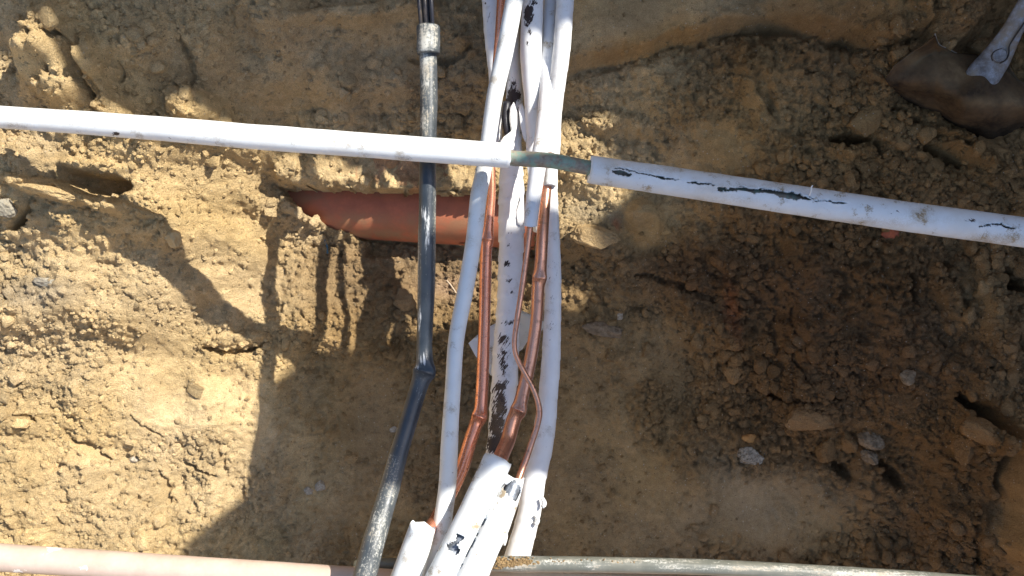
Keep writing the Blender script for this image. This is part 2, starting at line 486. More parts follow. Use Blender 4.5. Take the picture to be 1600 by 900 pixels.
# left pile with finger-like runs of sand
bump(85, 70, 40, 60, 20, .035); bump(100, 120, 70, 50, 0, .03)
crack([(75, 60), (95, 95), (105, 125)], 9, .014); crack([(105, 60), (135, 100), (150, 150)], 16, .030)
bump(165, 110, 12, 60, -28, .022)
bump(195, 175, 40, 22, 25, .028); bump(315, 170, 45, 28, 20, .036); bump(245, 200, 30, 20, 0, .012)
crack([(100, 280), (150, 288), (200, 290)], 25, .055); bump(145, 262, 70, 10, 5, .014)
crack([(45, 325), (30, 345), (18, 358)], 12, .06)
bump(110, 305, 110, 14, 12, .022, .4); bump(200, 330, 60, 10, 12, .012)
crack([(320, 545), (350, 553), (385, 548), (415, 538)], 6, .022); bump(370, 530, 55, 12, -8, .014)
crack([(205, 650), (250, 680)], 3, .007); crack([(290, 720), (330, 745)], 4, .012); crack([(345, 690), (352, 745)], 6, .007)
crack([(245, 740), (265, 790)], 7, .012); crack([(100, 690), (170, 720)], 7, .012)
crack([(55, 660), (20, 655)], 8, .012)
bump(455, 265, 22, 26, 0, .02); bump(500, 275, 80, 26, 5, .012)
# upper wall
crack([(195, 100), (198, 130)], 4, .012); crack([(280, 60), (300, 100), (290, 140)], 8, .012)
bump(560, 20, 120, 20, -4, .02)
crack([(640, 90), (690, 110), (735, 80)], 10, .012)
# step below the smooth clay face at the top right
stp = [(880, 118), (920, 112), (980, 98), (1040, 78), (1110, 58), (1200, 45), (1300, 60), (1360, 75), (1440, 55)]
d, t = seg_dist(WU, WV, stp)
upmask = in_poly(WU, WV, stp + [(1440, -400), (880, -400)])
Z = Z + np.where(upmask, .030 * smooth(0, 16, d), -.016 * (1 - smooth(0, 22, d)))
# right slope
crack([(1292, 220), (1315, 224), (1352, 216)], 10, .05); bump(1320, 238, 40, 10, 0, .014)
crack([(1362, 222), (1368, 250)], 7, .03)
crack([(1440, 225), (1470, 250), (1510, 262)], 12, .030); bump(1505, 232, 55, 18, 25, .026)
crack([(1395, 170), (1440, 205), (1500, 232)], 8, .018)
crack([(1490, 618), (1520, 640), (1555, 650), (1572, 675), (1570, 700), (1553, 745), (1560, 775)], 19, .085, .008)
crack([(1530, 800), (1528, 850), (1530, 880)], 8, .05)
crack([(1300, 722), (1320, 742)], 13, .030); crack([(1370, 722), (1395, 745), (1410, 758)], 14, .035)
crack([(1300, 625), (1310, 618)], 7, .02)
bump(1530, 670, 40, 24, 20, .035); bump(1500, 690, 22, 40, 0, .02)
bump(1215, 600, 55, 20, 12, .018); crack([(1180, 605), (1215, 628), (1270, 630)], 8, .018)
bump(1110, 445, 60, 10, 12, .014); crack([(990, 430), (1060, 445), (1110, 470)], 8, .014)
bump(1480, 470, 16, 60, -30, .02); bump(1550, 520, 18, 80, -15, .02)
crack([(1425, 430), (1430, 465)], 10, .03); crack([(1230, 480), (1235, 540), (1250, 580)], 6, .012)
crack([(1570, 425), (1600, 450)], 18, .05)
bump(1010, 350, 34, 36, 0, .026); bump(930, 385, 50, 22, 12, .010); crack([(895, 345), (930, 350), (965, 375)], 7, .024)
bump(1595, 800, 22, 150, 0, .035); bump(1560, 800, 20, 60, 0, -.012)
bump(960, 195, 70, 20, 10, .012)
bump(720, 213, 12, 8, 0, .02, .6)
bump(1190, 150, 14, 50, -25, -.018); bump(1180, 150, 30, 70, -20, .014)
# crumbly clumps standing on the smooth floor
for (a, b, c, d_) in [(1020, 640, 40, 50), (1000, 600, 50, 16), (1120, 850, 60, 20), (1230, 680, 45, 30), (1350, 800, 60, 60), (600, 560, 50, 20), (500, 660, 40, 30)]:
    mk = blob(a, b, c, d_, 0, .8)
    Z = Z + mk * 0.009 * np.sqrt(w2) * (0.2 + t2)

# banks outside the picture: rise to the original ground level
RIM = 1.32
yn = Y - 0.40
rise = np.maximum.reduce([np.where(yn > 0, yn * 0.95 + 0.02 * fbm(X * 3, Y * 3, 90, 4), 0), (X - 0.80) * 0.8, (-0.85 - X) * 0.5, (-0.6 - Y) * 0.5, 0 * X])
Z = Z + rise
Z = np.where(Z > RIM, RIM + 0.03 * fbm(X * 2, Y * 2, 91, 3), Z)

# the buried terracotta pipe: ground cover and the exposed stretch
RP0, RP1, RPZ, RPR = P(330, 300, .008), P(1520, 372, .008), .006, .059
ax_y = RP0[1] + (X - RP0[0]) / (RP1[0] - RP0[0]) * (RP1[1] - RP0[1])
dy = Y - ax_y
surf = RPZ + np.sqrt(np.clip(RPR ** 2 - dy ** 2, 0, None))
overp = (np.abs(dy) < RPR) & (X > RP0[0]) & (X < RP1[0])
EXPO = [(446, 297), (500, 298), (560, 301), (640, 304), (750, 308), (835, 315), (835, 384), (745, 380), (620, 378), (565, 374), (505, 350), (470, 330)]
EXPO2 = [(585, 243), (662, 247), (662, 283), (640, 302), (600, 297)]
U2, V2 = to_px(X, Y, np.full(X.shape, 0.07))
jig = 7.0 * fbm(X * 90, Y * 90, 77, 3)
ex = in_poly(U2 + jig, V2 + jig, EXPO)
ex2 = np.zeros(X.shape, bool)
pinkm = in_poly(U2 + 2.5 * jig, V2 + 2.5 * jig, EXPO2) & (fbm(X * 40, Y * 40, 78, 3) > -0.05)
Z = np.where(overp & ~ex & ~ex2, np.maximum(Z, surf + 0.004 + 0.004 * w3), Z)
Z = np.where(ex, np.minimum(np.minimum(Z, surf - 0.02), -0.010 + 0.006 * w2), Z)
Z = np.where(ex2 & overp, surf - 0.004, Z)
front = (V2 > 360) & (V2 < 400) & (U2 > 560) & (U2 < 860)
Z = np.where(front & ~overp, np.minimum(Z, -0.012 + 0.006 * w2), Z)

lip = (V2 < 300) & (V2 > 262) & (U2 > 430) & (U2 < 840) & ~ex & ~ex2
Z = np.where(lip, np.maximum(Z, .098 + .012 * smooth(262, 292, V2) + .005 * w2 + .003 * w3), Z)
# colour of the soil itself (stays put whatever the light does)
def blendc(C, mask, col):
    return C * (1 - mask[..., None]) + np.array(col) * mask[..., None]
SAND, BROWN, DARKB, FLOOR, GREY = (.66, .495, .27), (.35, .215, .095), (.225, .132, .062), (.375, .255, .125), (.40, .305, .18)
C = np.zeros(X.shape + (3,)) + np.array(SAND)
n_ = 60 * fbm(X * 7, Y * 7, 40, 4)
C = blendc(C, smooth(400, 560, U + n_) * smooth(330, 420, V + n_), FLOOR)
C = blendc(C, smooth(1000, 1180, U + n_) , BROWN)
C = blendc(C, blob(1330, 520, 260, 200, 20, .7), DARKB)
C = blendc(C, blob(1100, 430, 160, 70, 10, .8), DARKB)
C = blendc(C, blob(1480, 760, 160, 150, 0, .8) * .7, DARKB)
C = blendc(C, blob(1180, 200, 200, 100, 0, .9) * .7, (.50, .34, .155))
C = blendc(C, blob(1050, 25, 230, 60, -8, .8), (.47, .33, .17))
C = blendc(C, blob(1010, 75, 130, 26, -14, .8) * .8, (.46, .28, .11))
C = blendc(C, blob(1200, 800, 190, 75, 0, 1.2) * .8, GREY)
C = blendc(C, blob(1130, 730, 60, 40, 20, .9) * .6, GREY)
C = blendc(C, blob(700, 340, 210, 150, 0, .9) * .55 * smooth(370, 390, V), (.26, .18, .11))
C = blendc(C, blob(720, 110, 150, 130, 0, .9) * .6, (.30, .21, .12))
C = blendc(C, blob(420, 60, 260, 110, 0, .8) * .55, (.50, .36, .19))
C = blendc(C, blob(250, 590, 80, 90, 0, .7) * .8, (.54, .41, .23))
C = blendc(C, blob(1010, 350, 60, 50, 0, .8) * .7, (.44, .30, .13))
C = blendc(C, blob(60, 455, 90, 26, 5, .8) * .45, (.36, .32, .26))
C = blendc(C, blob(700, 450, 60, 24, 0, .8) * .6, (.44, .30, .19))
C = blendc(C, blob(1140, 490, 14, 60, -12, .9) * .7, (.36, .13, .05))
C = blendc(C, blob(1590, 800, 40, 120, 0, .7) * .6, (.40, .26, .12))
C = blendc(C, blob(1520, 470, 60, 60, -25, .8) * .5, (.42, .29, .14))
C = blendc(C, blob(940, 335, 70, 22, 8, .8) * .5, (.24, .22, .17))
C = blendc(C, (pinkm | (overp & ~ex & (fbm(X * 30, Y * 30, 44, 3) > .12) & (U > 560) & (U < 700))) * .45, (.50, .20, .11))
C = blendc(C, blob(965, 352, 10, 12, 0, .9) * .7, (.42, .15, .07))
tone = 1 + 0.20 * fbm(X * 22, Y * 22, 41, 4) + 0.16 * R * (t2 - .5) + 0.10 * R * (t3 - .5)
C = C * tone[..., None]
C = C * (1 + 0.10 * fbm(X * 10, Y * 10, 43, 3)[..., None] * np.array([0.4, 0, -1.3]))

ny, nx = X.shape
idx = np.arange(nx * ny).reshape(ny, nx)
quads = np.stack([idx[:-1, :-1], idx[:-1, 1:], idx[1:, 1:], idx[1:, :-1]], -1).reshape(-1, 4)
verts = np.stack([X, Y, Z], -1).reshape(-1, 3)
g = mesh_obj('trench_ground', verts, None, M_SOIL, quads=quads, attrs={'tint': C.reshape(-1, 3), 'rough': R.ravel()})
tag(g, kind='structure')

def ground_z(x, y): return bil(xs, ys, Z, np.asarray(x, float), np.asarray(y, float))
def ground_at(u, v):
    z = 0.1
    for _ in range(12):
        p = P(u, v, z); z = 0.5 * z + 0.5 * float(ground_z(p[0], p[1]))
    return P(u, v, z)

# ------------------------------------------------------------------ added unseen slab to the north-east, cut to cast the trench's shade pattern
ZB = 1.47
EDGE = [(-300, -160, .36), (0, -30, .36), (55, 20, .36), (95, 30, .36), (135, 68, .35), (172, 125, .33), (215, 162, .31), (260, 168, .30), (300, 146, .30), (345, 156, .28),
 (385, 195, .22), (420, 225, .16), (470, 236, .13), (560, 232, .11), (640, 225, .12), (715, 200, .13), (800, 195, .12), (880, 188, .11), (925, 165, .11), (965, 166, .11), (1000, 205, .10),
 (1035, 250, .09), (1075, 290, .09), (1120, 300, .09), (1165, 328, .09), (1150, 352, .08), (1090, 338, .08), (1050, 330, .08), (1035, 335, .08), (1025, 380, .05),
 (1000, 372, .05), (975, 335, .07), (930, 345, .06), (915, 390, .03), (945, 430, .01), (965, 470, .01), (960, 505, .01), (880, 518, 0), (780, 535, 0),
 (700, 545, 0), (650, 545, 0), (620, 562, 0), (560, 570, 0), (520, 592, 0), (470, 600, .01), (438, 590, .03), (432, 640, .02), (436, 740, .01), (425, 770, .02), (365, 790, .04), (330, 815, .05),
 (318, 860, .05), (330, 905, .04), (420, 905, .01), (500, 880, 0), (560, 862, 0), (640, 850, 0), (760, 848, 0), (900, 852, 0), (1050, 868, 0), (1200, 900, 0), (1700, 980, 0)]
ed = []  # wanted shade outline, carried up along the sun to the slab
for (u, v, z) in EDGE:
    p = P(u, v, z); k = ZB - z
    ed.append((p[0] + k * SUN[0], p[1] + k * SUN[1]))
fine = []
for i in range(len(ed) - 1):
    a, b = np.array(ed[i]), np.array(ed[i + 1]); L = np.hypot(*(b - a)); n = max(1, int(L / 0.012))
    for j in range(n):
        q = a + (b - a) * j / n
        nrm = np.array([-(b - a)[1], (b - a)[0]]) / (L + 1e-9)
        s = float(fbm(np.array([q[0] * 45]), np.array([q[1] * 45]), 300, 3)[0])
        fine.append(tuple(q + nrm * s * 0.012))
fine.append(ed[-1])
fine = fine + [(7.0, fine[-1][1]), (7.0, 7.0), (-3.0, 7.0), (-3.0, fine[0][1])]
import bmesh
bm = bmesh.new()
TH = 0.10
lo = [bm.verts.new((x, y, ZB - TH / 2)) for x, y in fine]
hi = [bm.verts.new((x + TH * SUN[0] * .0, y + TH * SUN[1] * .0, ZB + TH / 2)) for x, y in fine]
n = len(fine)
bm.faces.new(lo[::-1]); bm.faces.new(hi)
for i in range(n): bm.faces.new((lo[i], lo[(i + 1) % n], hi[(i + 1) % n], hi[i]))
bm.normal_update()
bmesh.ops.triangulate(bm, faces=bm.faces[:], ngon_method='EAR_CLIP')
bm.normal_update()
me = bpy.data.meshes.new('shade_slab'); bm.to_mesh(me); bm.free()
m_ = N('shade_slab_soil'); c_ = m_.mix(m_.ramp(m_.noise(30, 5, .6), .35, .65), (.28, .19, .10), (.40, .28, .15))
m_.out(c_, .95, 0, m_.bump(m_.noise(120, 5, .7), .8, .004), .1)
me.materials.append(m_.m)
bo = bpy.data.objects.new('shade_slab', me); COL.objects.link(bo); tag(bo, kind='structure')

# ------------------------------------------------------------------ loose crumbs of soil (nobody could count them)
def ico(sub):
    bm = bmesh.new(); bmesh.ops.create_icosphere(bm, subdivisions=sub, radius=1)
    v = np.array([list(q.co) for q in bm.verts]); f = np.array([[a.index for a in p.verts] for p in bm.faces]); bm.free()
    return v, f
def clods(name, n, sub, smin, smax, power, dens, sink, label):
    v0, f0 = ico(sub); k = len(v0)
    var = []
    for i in range(24):
        q = v0 * (1 + 0.55 * fbm3(v0 + 10 * i, 1.3, 500 + i, 2)[:, None])
        q = q * (1 + .22 * np.sin(v0 * 2.3 + i))
        var.append(q)
    var = np.array(var)
    px = []; py = []
    while len(px) < n:
        cx = RNG.uniform(-0.95, 1.0, 20000); cy = RNG.uniform(-0.56, 0.48, 20000)
        keep = RNG.uniform(0, 1, 20000) < bil(xs, ys, dens, cx, cy)
        px += list(cx[keep]); py += list(cy[keep])
    px = np.array(px[:n]); py = np.array(py[:n])
    s = smin * (smax / smin) ** (RNG.uniform(0, 1, n) ** power)
    z = ground_z(px, py) + s * sink
    a = RNG.uniform(0, 6.283, n); b = RNG.uniform(-.7, .7, n)
    V_ = var[RNG.randint(0, 24, n)] * (s[:, None] * RNG.uniform(.65, 1.3, (n, 3)) * np.array([1, 1, .8]))[:, None, :]
    ca, sa, cb, sb = np.cos(a)[:, None], np.sin(a)[:, None], np.cos(b)[:, None], np.sin(b)[:, None]
    x, y, zz = V_[..., 0], V_[..., 1], V_[..., 2]
    y, zz = y * cb - zz * sb, y * sb + zz * cb
    x, y = x * ca - y * sa, x * sa + y * ca
    W = np.stack([x + px[:, None], y + py[:, None], zz + z[:, None]], -1).reshape(-1, 3)
    F = (f0[None] + (np.arange(n) * k)[:, None, None]).reshape(-1, 3)
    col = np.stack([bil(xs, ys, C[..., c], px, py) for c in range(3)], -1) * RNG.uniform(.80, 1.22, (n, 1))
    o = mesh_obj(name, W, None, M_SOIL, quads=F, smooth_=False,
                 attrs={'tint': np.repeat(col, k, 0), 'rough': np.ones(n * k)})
    return tag(o, label, 'soil', kind='stuff')
exm = np.where(ex | ex2, 0.0, 1.0)
D1 = np.clip(R, 0, 1) ** 1.6 * exm * (0.35 + 0.65 * (fbm(X * 12, Y * 12, 200, 3) > -.05))
D2 = np.clip(R, 0, 1) ** 2 * exm * (fbm(X * 7, Y * 7, 201, 3) > 0.02) * (0.35 + .65 * smooth(950, 1250, U))
clods('soil_crumbs', 52000, 1, .0011, .0050, 2.0, D1, .15, 'fine crumbs of sandy soil strewn all over the trench slopes')
clods('soil_clods', 6500, 2, .0032, .0115, 2.6, D2, .0, 'loose knobbly clods of damp soil lying on the trench slopes')

# ------------------------------------------------------------------ pipes
def spline(pts, step=0.003):
    A = np.array([[*P(u, v, z), rad(r, z), u, v] for (u, v, z, r) in pts])
    out = []
    n = len(A)
    for i in range(n - 1):
        p1, p2 = A[i], A[i + 1]
        p0 = A[i - 1] if i else 2 * p1 - p2
        p3 = A[i + 2] if i + 2 < n else 2 * p2 - p1
        d01, d12, d23 = [max(1e-5, np.linalg.norm((b - a)[:3])) ** .5 for a, b in ((p0, p1), (p1, p2), (p2, p3))]
        m1 = (p2 - p1) + d12 * ((p1 - p0) / d01 - (p2 - p0) / (d01 + d12))
        m2 = (p2 - p1) + d12 * ((p3 - p2) / d23 - (p3 - p1) / (d12 + d23))
        L = np.linalg.norm((p2 - p1)[:3]); k = max(2, int(L / step))
        t = (np.arange(k) / k)[:, None]
        out.append((2 * t ** 3 - 3 * t ** 2 + 1) * p1 + (t ** 3 - 2 * t ** 2 + t) * m1 + (-2 * t ** 3 + 3 * t ** 2) * p2 + (t ** 3 - t ** 2) * m2)
    out.append(A[-1:])
    return np.concatenate(out)

def tube(name, pts, mat, parent=None, nseg=28, step=0.003, kinks=(), lump=0.02, lumpf=60, wrap=0, wrap_pitch=.03,
         marks=(), clay=(), oval=1.0, caps=(True, True), ragged=(0, 0), holes=None, hollow=0.0, seed=0, flare=None):
    if mat in (M_COPPER, M_COPPER_DULL): pts = [(a_, b_, c_, d_ * 1.10) for a_, b_, c_, d_ in pts]
    if -130 < pts[0][1] < -40 and abs(pts[0][0]) < 950:        # run on into the far bank
        a_, b_, c_, d_ = pts[0]; pts = [(a_ + (a_ - pts[1][0]) * 2, b_ - 330, c_, d_)] + list(pts)
    S = spline(pts, step)
    c, r, uv = S[:, :3], S[:, 3].copy(), S[:, 4:6]
    T = np.gradient(c, axis=0); T /= np.linalg.norm(T, axis=1)[:, None]
    side = np.cross(T, np.array([0, 0, 1.0])); side /= np.linalg.norm(side, axis=1)[:, None]
    up = np.cross(side, T)
    arc = np.concatenate([[0], np.cumsum(np.linalg.norm(np.diff(c, axis=0), axis=1))])
    rs, ru = r.copy(), r * oval
    pinch = np.zeros(len(r))
    for (ku, kv, strength, ln) in kinks:
        i = np.argmin((uv[:, 0] - ku) ** 2 + (uv[:, 1] - kv) ** 2)
        g1 = np.exp(-((arc - arc[i]) / ln) ** 2); g2 = np.exp(-((arc - arc[i]) / (ln * .22)) ** 2)
        rs *= 1 + .20 * strength * g1; ru *= 1 - .42 * strength * g1
        pinch += strength * g2
    th = np.linspace(0, 2 * math.pi, nseg + 1) - math.pi / 2          # seam underneath
    n = len(c)
    TH_, AR = np.meshgrid(th, arc)
    q = np.stack([np.cos(TH_) * .5 + seed * 3.7, np.sin(TH_) * .5, AR * lumpf * .5], -1).reshape(-1, 3)
    m = 1 + lump * 2 * fbm3(q, 1.0, 40 + seed, 3).reshape(n, nseg + 1)
    if wrap:                                                        # spiral tape laps
        ph = (AR / wrap_pitch + TH_ / (2 * math.pi)) % 1.0
        m = m + wrap * (ph ** 1.5 - .5)
    m = m - (pinch[:, None] * .28) * np.clip(np.sin(TH_), 0, 1)
    if flare:
        w0 = c[:, None] + side[:, None] * (np.cos(TH_) * rs[:, None])[..., None] + up[:, None] * (np.sin(TH_) * ru[:, None])[..., None]
        k0 = (H - w0[..., 2]) / H / 1000
        m = m + flare(w0[..., 0] / k0 + 800, 450 - w0[..., 1] / k0) * (np.sin(TH_) > 0)
    vx = (c[:, None] + side[:, None] * (np.cos(TH_) * rs[:, None] * m)[..., None] + up[:, None] * (np.sin(TH_) * ru[:, None] * m)[..., None])
    for e, am in enumerate(ragged):
        if am:
            off = am * fbm3(np.stack([np.cos(th) * 2.2, np.sin(th) * 2.2, th * 0 + seed + e], -1), 1.0, 90 + seed, 3)
            k = 4
            for j in range(k):
                ii = j if e == 0 else n - 1 - j
                vx[ii] += T[ii][None] * off[:, None] * (1 - j / k)
    V_ = vx.reshape(-1, 3); w_ = nseg + 1
    idx = np.arange(n * w_).reshape(n, w_)
    Q = np.stack([idx[:-1, :-1], idx[:-1, 1:], idx[1:, 1:], idx[1:, :-1]], -1).reshape(-1, 4)
    # photo position of each vertex, for wear that sits at a known spot on the pipe
    kk = (H - V_[:, 2]) / H / 1000
    pu, pv = V_[:, 0] / kk + 800, 450 - V_[:, 1] / kk
    topside = np.clip((np.sin(TH_).ravel() + .35) * 1.5, 0, 1)
    mk = np.zeros(len(V_)); cl = np.zeros(len(V_))
    for arr, spots in ((mk, marks), (cl, clay)):
        for (su, sv, sr, sa, *rest) in spots:
            ry = rest[0] if rest else sr
            arr[:] = np.maximum(arr, sa * np.exp(-(((pu - su) / sr) ** 2 + ((pv - sv) / ry) ** 2)))
    if holes is not None:
        fu, fv = pu[Q].mean(1), pv[Q].mean(1); tp = np.sin(TH_).ravel()[Q].mean(1) > 0.05
        Q = Q[~(holes(fu, fv) & tp)]
    att = {'around': ((TH_ + math.pi / 2) / (2 * math.pi)).ravel(), 'along': AR.ravel(), 'marks': mk, 'clay': cl}
    faces = [tuple(f) for f in Q]
    if caps[0]:
        faces.append(tuple(idx[0, :-1][::-1]))
    if caps[1]:
        faces.append(tuple(idx[-1, :-1]))
    o = mesh_obj(name, V_, faces, mat, parent, attrs=att)
    # flat-shade the end caps
    if caps[0] or caps[1]:
        for p in o.data.polygons:
            if len(p.vertices) > 4: p.use_smooth = False
    if hollow:
        md = o.modifiers.new('wall', 'SOLIDIFY'); md.thickness = hollow; md.offset = -1
    return o

# --- white insulated pipe crossing on top, broken in the middle (copper bare and green)
zh = .385
t = thing('insulated_pipe', 'long white insulated pipe crossing over all others, broken open to bare green copper midway', 'pipe', P(800, 245, zh - .02))
tube('copper_core', [(-1300, 95, zh, 11), (-200, 170, zh, 11), (300, 207, zh, 11), (780, 243, zh, 11), (800, 247, zh, 12), (860, 251, zh, 12), (925, 263, zh, 11.5), (1000, 275, zh, 11), (1800, 393, zh, 11), (2700, 523, zh, 11)],
     M_VERD, t, 24, .006, lump=.015)
tube('insulation_sleeve', [(-1300, 92, zh, 17), (-150, 172, zh, 17), (0, 183, zh, 17.5), (200, 197, zh, 18.5), (400, 214, zh, 19.5), (600, 229, zh, 19.5), (797, 243.5, zh, 19.5)],
     M_FOAM, t, 40, .003, lump=.018, lumpf=45, caps=(False, True), ragged=(0, .003), seed=2,
     marks=[(181, 209, 9, .8, 5), (262, 215, 6, .6, 4), (777, 249, 9, .9, 3), (181, 209, 8, 1.2, 4), (265, 215, 6, .9, 3), (640, 250, 10, .6, 4), (340, 205, 8, .5, 4), (520, 222, 8, .45, 4)], clay=[(100, 186, 50, .35, 8), (20, 196, 30, .4, 6)])
CR = [([(958, 268), (968, 270), (985, 273)], 3.6), ([(960, 262), (985, 268), (1005, 272), (1018, 274), (1035, 280), (1052, 282), (1062, 279)], 1.0), ([(1022, 276), (1033, 278), (1040, 281)], 1.8),
      ([(1285, 313), (1300, 316), (1322, 318)], 1.1), ([(1074, 283), (1095, 287), (1118, 292)], 1.0), ([(1122, 296), (1140, 297), (1160, 296), (1185, 299), (1210, 302), (1240, 306), (1268, 311)], 2.6), ([(1200, 301), (1225, 304), (1262, 309)], 3.2),
      ([(1262, 306), (1275, 314), (1282, 313)], 1.0), ([(1530, 354), (1548, 352), (1560, 353), (1583, 357)], 1.3), ([(1155, 292), (1175, 296), (1195, 296)], .9)]
def crackmask(u, v):
    h = np.zeros(u.shape, bool)
    uw, vw = u + 1.5 * vn(u * .25, v * .25, 5), v + 4.5 * vn(u * .045, v * .1, 6) + 2.2 * vn(u * .22, v * .2, 8) + 1.2 * vn(u * .7, v * .5, 12)
    for pts, wd in CR:
        d, t_ = seg_dist(uw, vw, pts)
        h |= d < wd * (.35 + .65 * np.sin(np.pi * np.clip(t_, .08, .92)))
    return h
def cracklip(u, v):
    uw, vw = u + 1.5 * vn(u * .25, v * .25, 5), v + 4.5 * vn(u * .045, v * .1, 6) + 2.2 * vn(u * .22, v * .2, 8) + 1.2 * vn(u * .7, v * .5, 12)
    r_ = np.zeros(u.shape)
    for pts, wd in CR:
        d, t_ = seg_dist(uw, vw, pts)
        r_ = np.maximum(r_, np.exp(-(d / (wd + 2.5)) ** 2) * (.4 + np.clip(vn(u * .12, v * .1, 9) * 2, -.4, 1)))
    return .085 * r_
tube('insulation_sleeve', [(924, 265, zh, 18), (1000, 276, zh, 18), (1100, 291, zh, 18.5), (1200, 306, zh, 19), (1325, 325, zh, 19.5), (1450, 343, zh, 19.5), (1600, 363, zh, 19.5), (1760, 386, zh, 19), (2050, 429, zh, 19)],
     M_FOAM_SCUFF, t, 132, .00115, lump=.022, lumpf=50, caps=(True, False), ragged=(.0025, 0), seed=3, flare=cracklip, holes=crackmask, hollow=.0028,
     marks=[(1330, 318, 10, .55, 5), (1372, 330, 9, .6, 4), (1397, 332, 9, .75, 4), (1434, 337, 13, .95, 7), (1515, 345, 14, .9, 5), (1355, 325, 8, .55, 4), (1545, 353, 20, .5, 4)],
     clay=[(1434, 337, 18, .9, 9), (1545, 372, 60, .8, 7), (1250, 300, 60, .25, 6), (1120, 310, 60, .5, 6), (1040, 268, 90, .5, 5), (1200, 293, 120, .45, 5), (1350, 344, 150, .45, 5), (960, 262, 30, .5, 5), (1400, 345, 40, .4, 8)])
# frayed strands of foam at the split
def strand(pts, r, mat, parent=None, name='strand', label=None, cat=None):
    o = tube(name, [(u, v, z, r) for (u, v, z) in pts], mat, parent, 6, .0015, lump=.1)
    if label: tag(o, label, cat)
    return o
strand([(1262, 309, zh + .014), (1267, 300, zh + .022), (1268, 292, zh + .026), (1270, 290, zh + .027)], 1.0, M_FOAM, t, 'frayed_strand')
strand([(1258, 306, zh + .015), (1270, 312, zh + .016), (1282, 315, zh + .015)], .8, M_FOAM, t, 'frayed_strand')

# --- bundle of pipes running up and down the picture
zA = .335
A_ = [(822, -90, .33, 14), (812, -40, .335, 14), (804, 0, .34, 14), (789, 80, .34, 13.6), (773, 150, .338, 13), (763, 220, zA, 12), (755, 270, .335, 12.4), (748, 305, .335, 13),
      (741, 370, .335, 12.6), (727, 455, .335, 12.6), (713, 530, .335, 12.4), (708, 600, .337, 12.4), (704, 660, .34, 13), (702, 700, .345, 13.6), (699, 760, .355, 14.2), (693, 805, .365, 14.5),
      (688, 835, .37, 14.5), (676, 868, .375, 15), (664, 900, .38, 15), (640, 960, .40, 16), (590, 1080, .42, 16), (540, 1250, .44, 16)]
tag(tube('insulated_pipe', A_, M_FOAM, None, 36, .003, lump=.02, lumpf=40, seed=5,
     marks=[(741, 322, 5, .5, 14), (728, 437, 6, .55, 4), (722, 430, 4, .5, 4), (708, 738, 4, .9, 4), (792, 40, 3, .5, 3), (710, 755, 3, .6, 7), (716, 500, 10, .4, 20), (697, 680, 4, .5, 4), (684, 862, 5, .8, 5), (680, 875, 4, .8, 4)],
     clay=[(765, 150, 8, .3, 50), (735, 375, 8, .4, 12), (752, 270, 6, .45, 30)]),
    'slim clean white insulated pipe with no splits, leftmost white pipe of the upright bundle', 'pipe', 'white pipes of the bundle')

# bright copper with two crimps, entering the cut sleeve at the bottom left
t = thing('copper_pipe', 'bright copper pipe with a crimped elbow, just right of the slim white pipe', 'pipe', P(756, 500, .28), 'copper pipes of the bundle')
B_ = [(789, -60, .30, 6), (783, 0, .30, 6), (780, 50, .30, 5.8), (774, 120, .295, 5.5), (769, 200, .29, 5.5), (768, 262, .29, 5.6), (768, 300, .29, 6), (765, 335, .29, 7), (762, 365, .29, 8),
      (761.5, 373, .29, 8.2), (760, 385, .29, 8.3), (759, 410, .29, 8.5), (757, 500, .29, 8.3), (755, 560, .29, 8.7), (753, 610, .292, 9), (751, 640, .294, 9.4), (749, 651, .295, 9.6), (744, 662, .298, 9.5),
      (736, 685, .302, 9.7), (722, 730, .31, 10), (706, 765, .318, 10), (688, 800, .335, 10), (665, 838, .39, 10), (655, 860, .40, 10)]
tube('copper_tube', B_, M_COPPER, t, 28, .0015, lump=.012, kinks=[(761.5, 373, .75, .006), (749, 651, .95, .007)], seed=6)
tube('insulation_sleeve', [(660, 824, .40, 20.5), (652, 850, .40, 22), (644, 876, .405, 23.5), (632, 912, .41, 25), (610, 980, .42, 26), (545, 1180, .44, 26)], M_FOAM, t, 36, .003, lump=.015, seed=7, ragged=(.004, 0))

# tarnished copper with two crimps: sleeve above, thick sleeve below
t = thing('copper_pipe', 'dull brown copper pipe with two crimped bends, sliding into a thick white sleeve', 'pipe', P(843, 450, .28), 'copper pipes of the bundle')
tube('copper_tube', [(860, 240, .275, 6.5), (855, 290, .28, 6.8), (853, 305, .282, 7.2), (848, 360, .29, 8.4), (845, 410, .295, 8.8), (843, 434, .297, 9), (841, 448, .298, 9), (838, 500, .30, 8.6), (829, 560, .305, 9),
      (818, 610, .31, 9.4), (812, 634, .312, 10), (810, 641, .313, 10.2), (803, 655, .318, 10.4), (793, 690, .33, 10.6), (786, 706, .345, 10.8), (779, 722, .362, 11), (772, 738, .372, 11)],
     M_COPPER_DULL, t, 28, .0015, lump=.012, kinks=[(843, 435, .85, .006), (810, 641, .95, .006)], seed=8, clay=[(845, 330, 10, .35, 40)])
tube('insulation_sleeve', [(868, 205, .262, 9), (866, 240, .268, 9), (862, 262, .278, 9.5), (859, 291, .286, 9.5)], M_FOAM_SCUFF, t, 28, .004, lump=.02, seed=9, ragged=(0, .003), caps=(False, True))
def notch(u, v):
    h = in_poly(u + 1.5 * vn(u * .3, v * .3, 5), v + 1.5 * vn(u * .3, v * .3, 6), [(714, 834), (726, 840), (714, 852), (720, 862), (712, 868), (700, 858), (698, 852), (712, 846)])
    return h
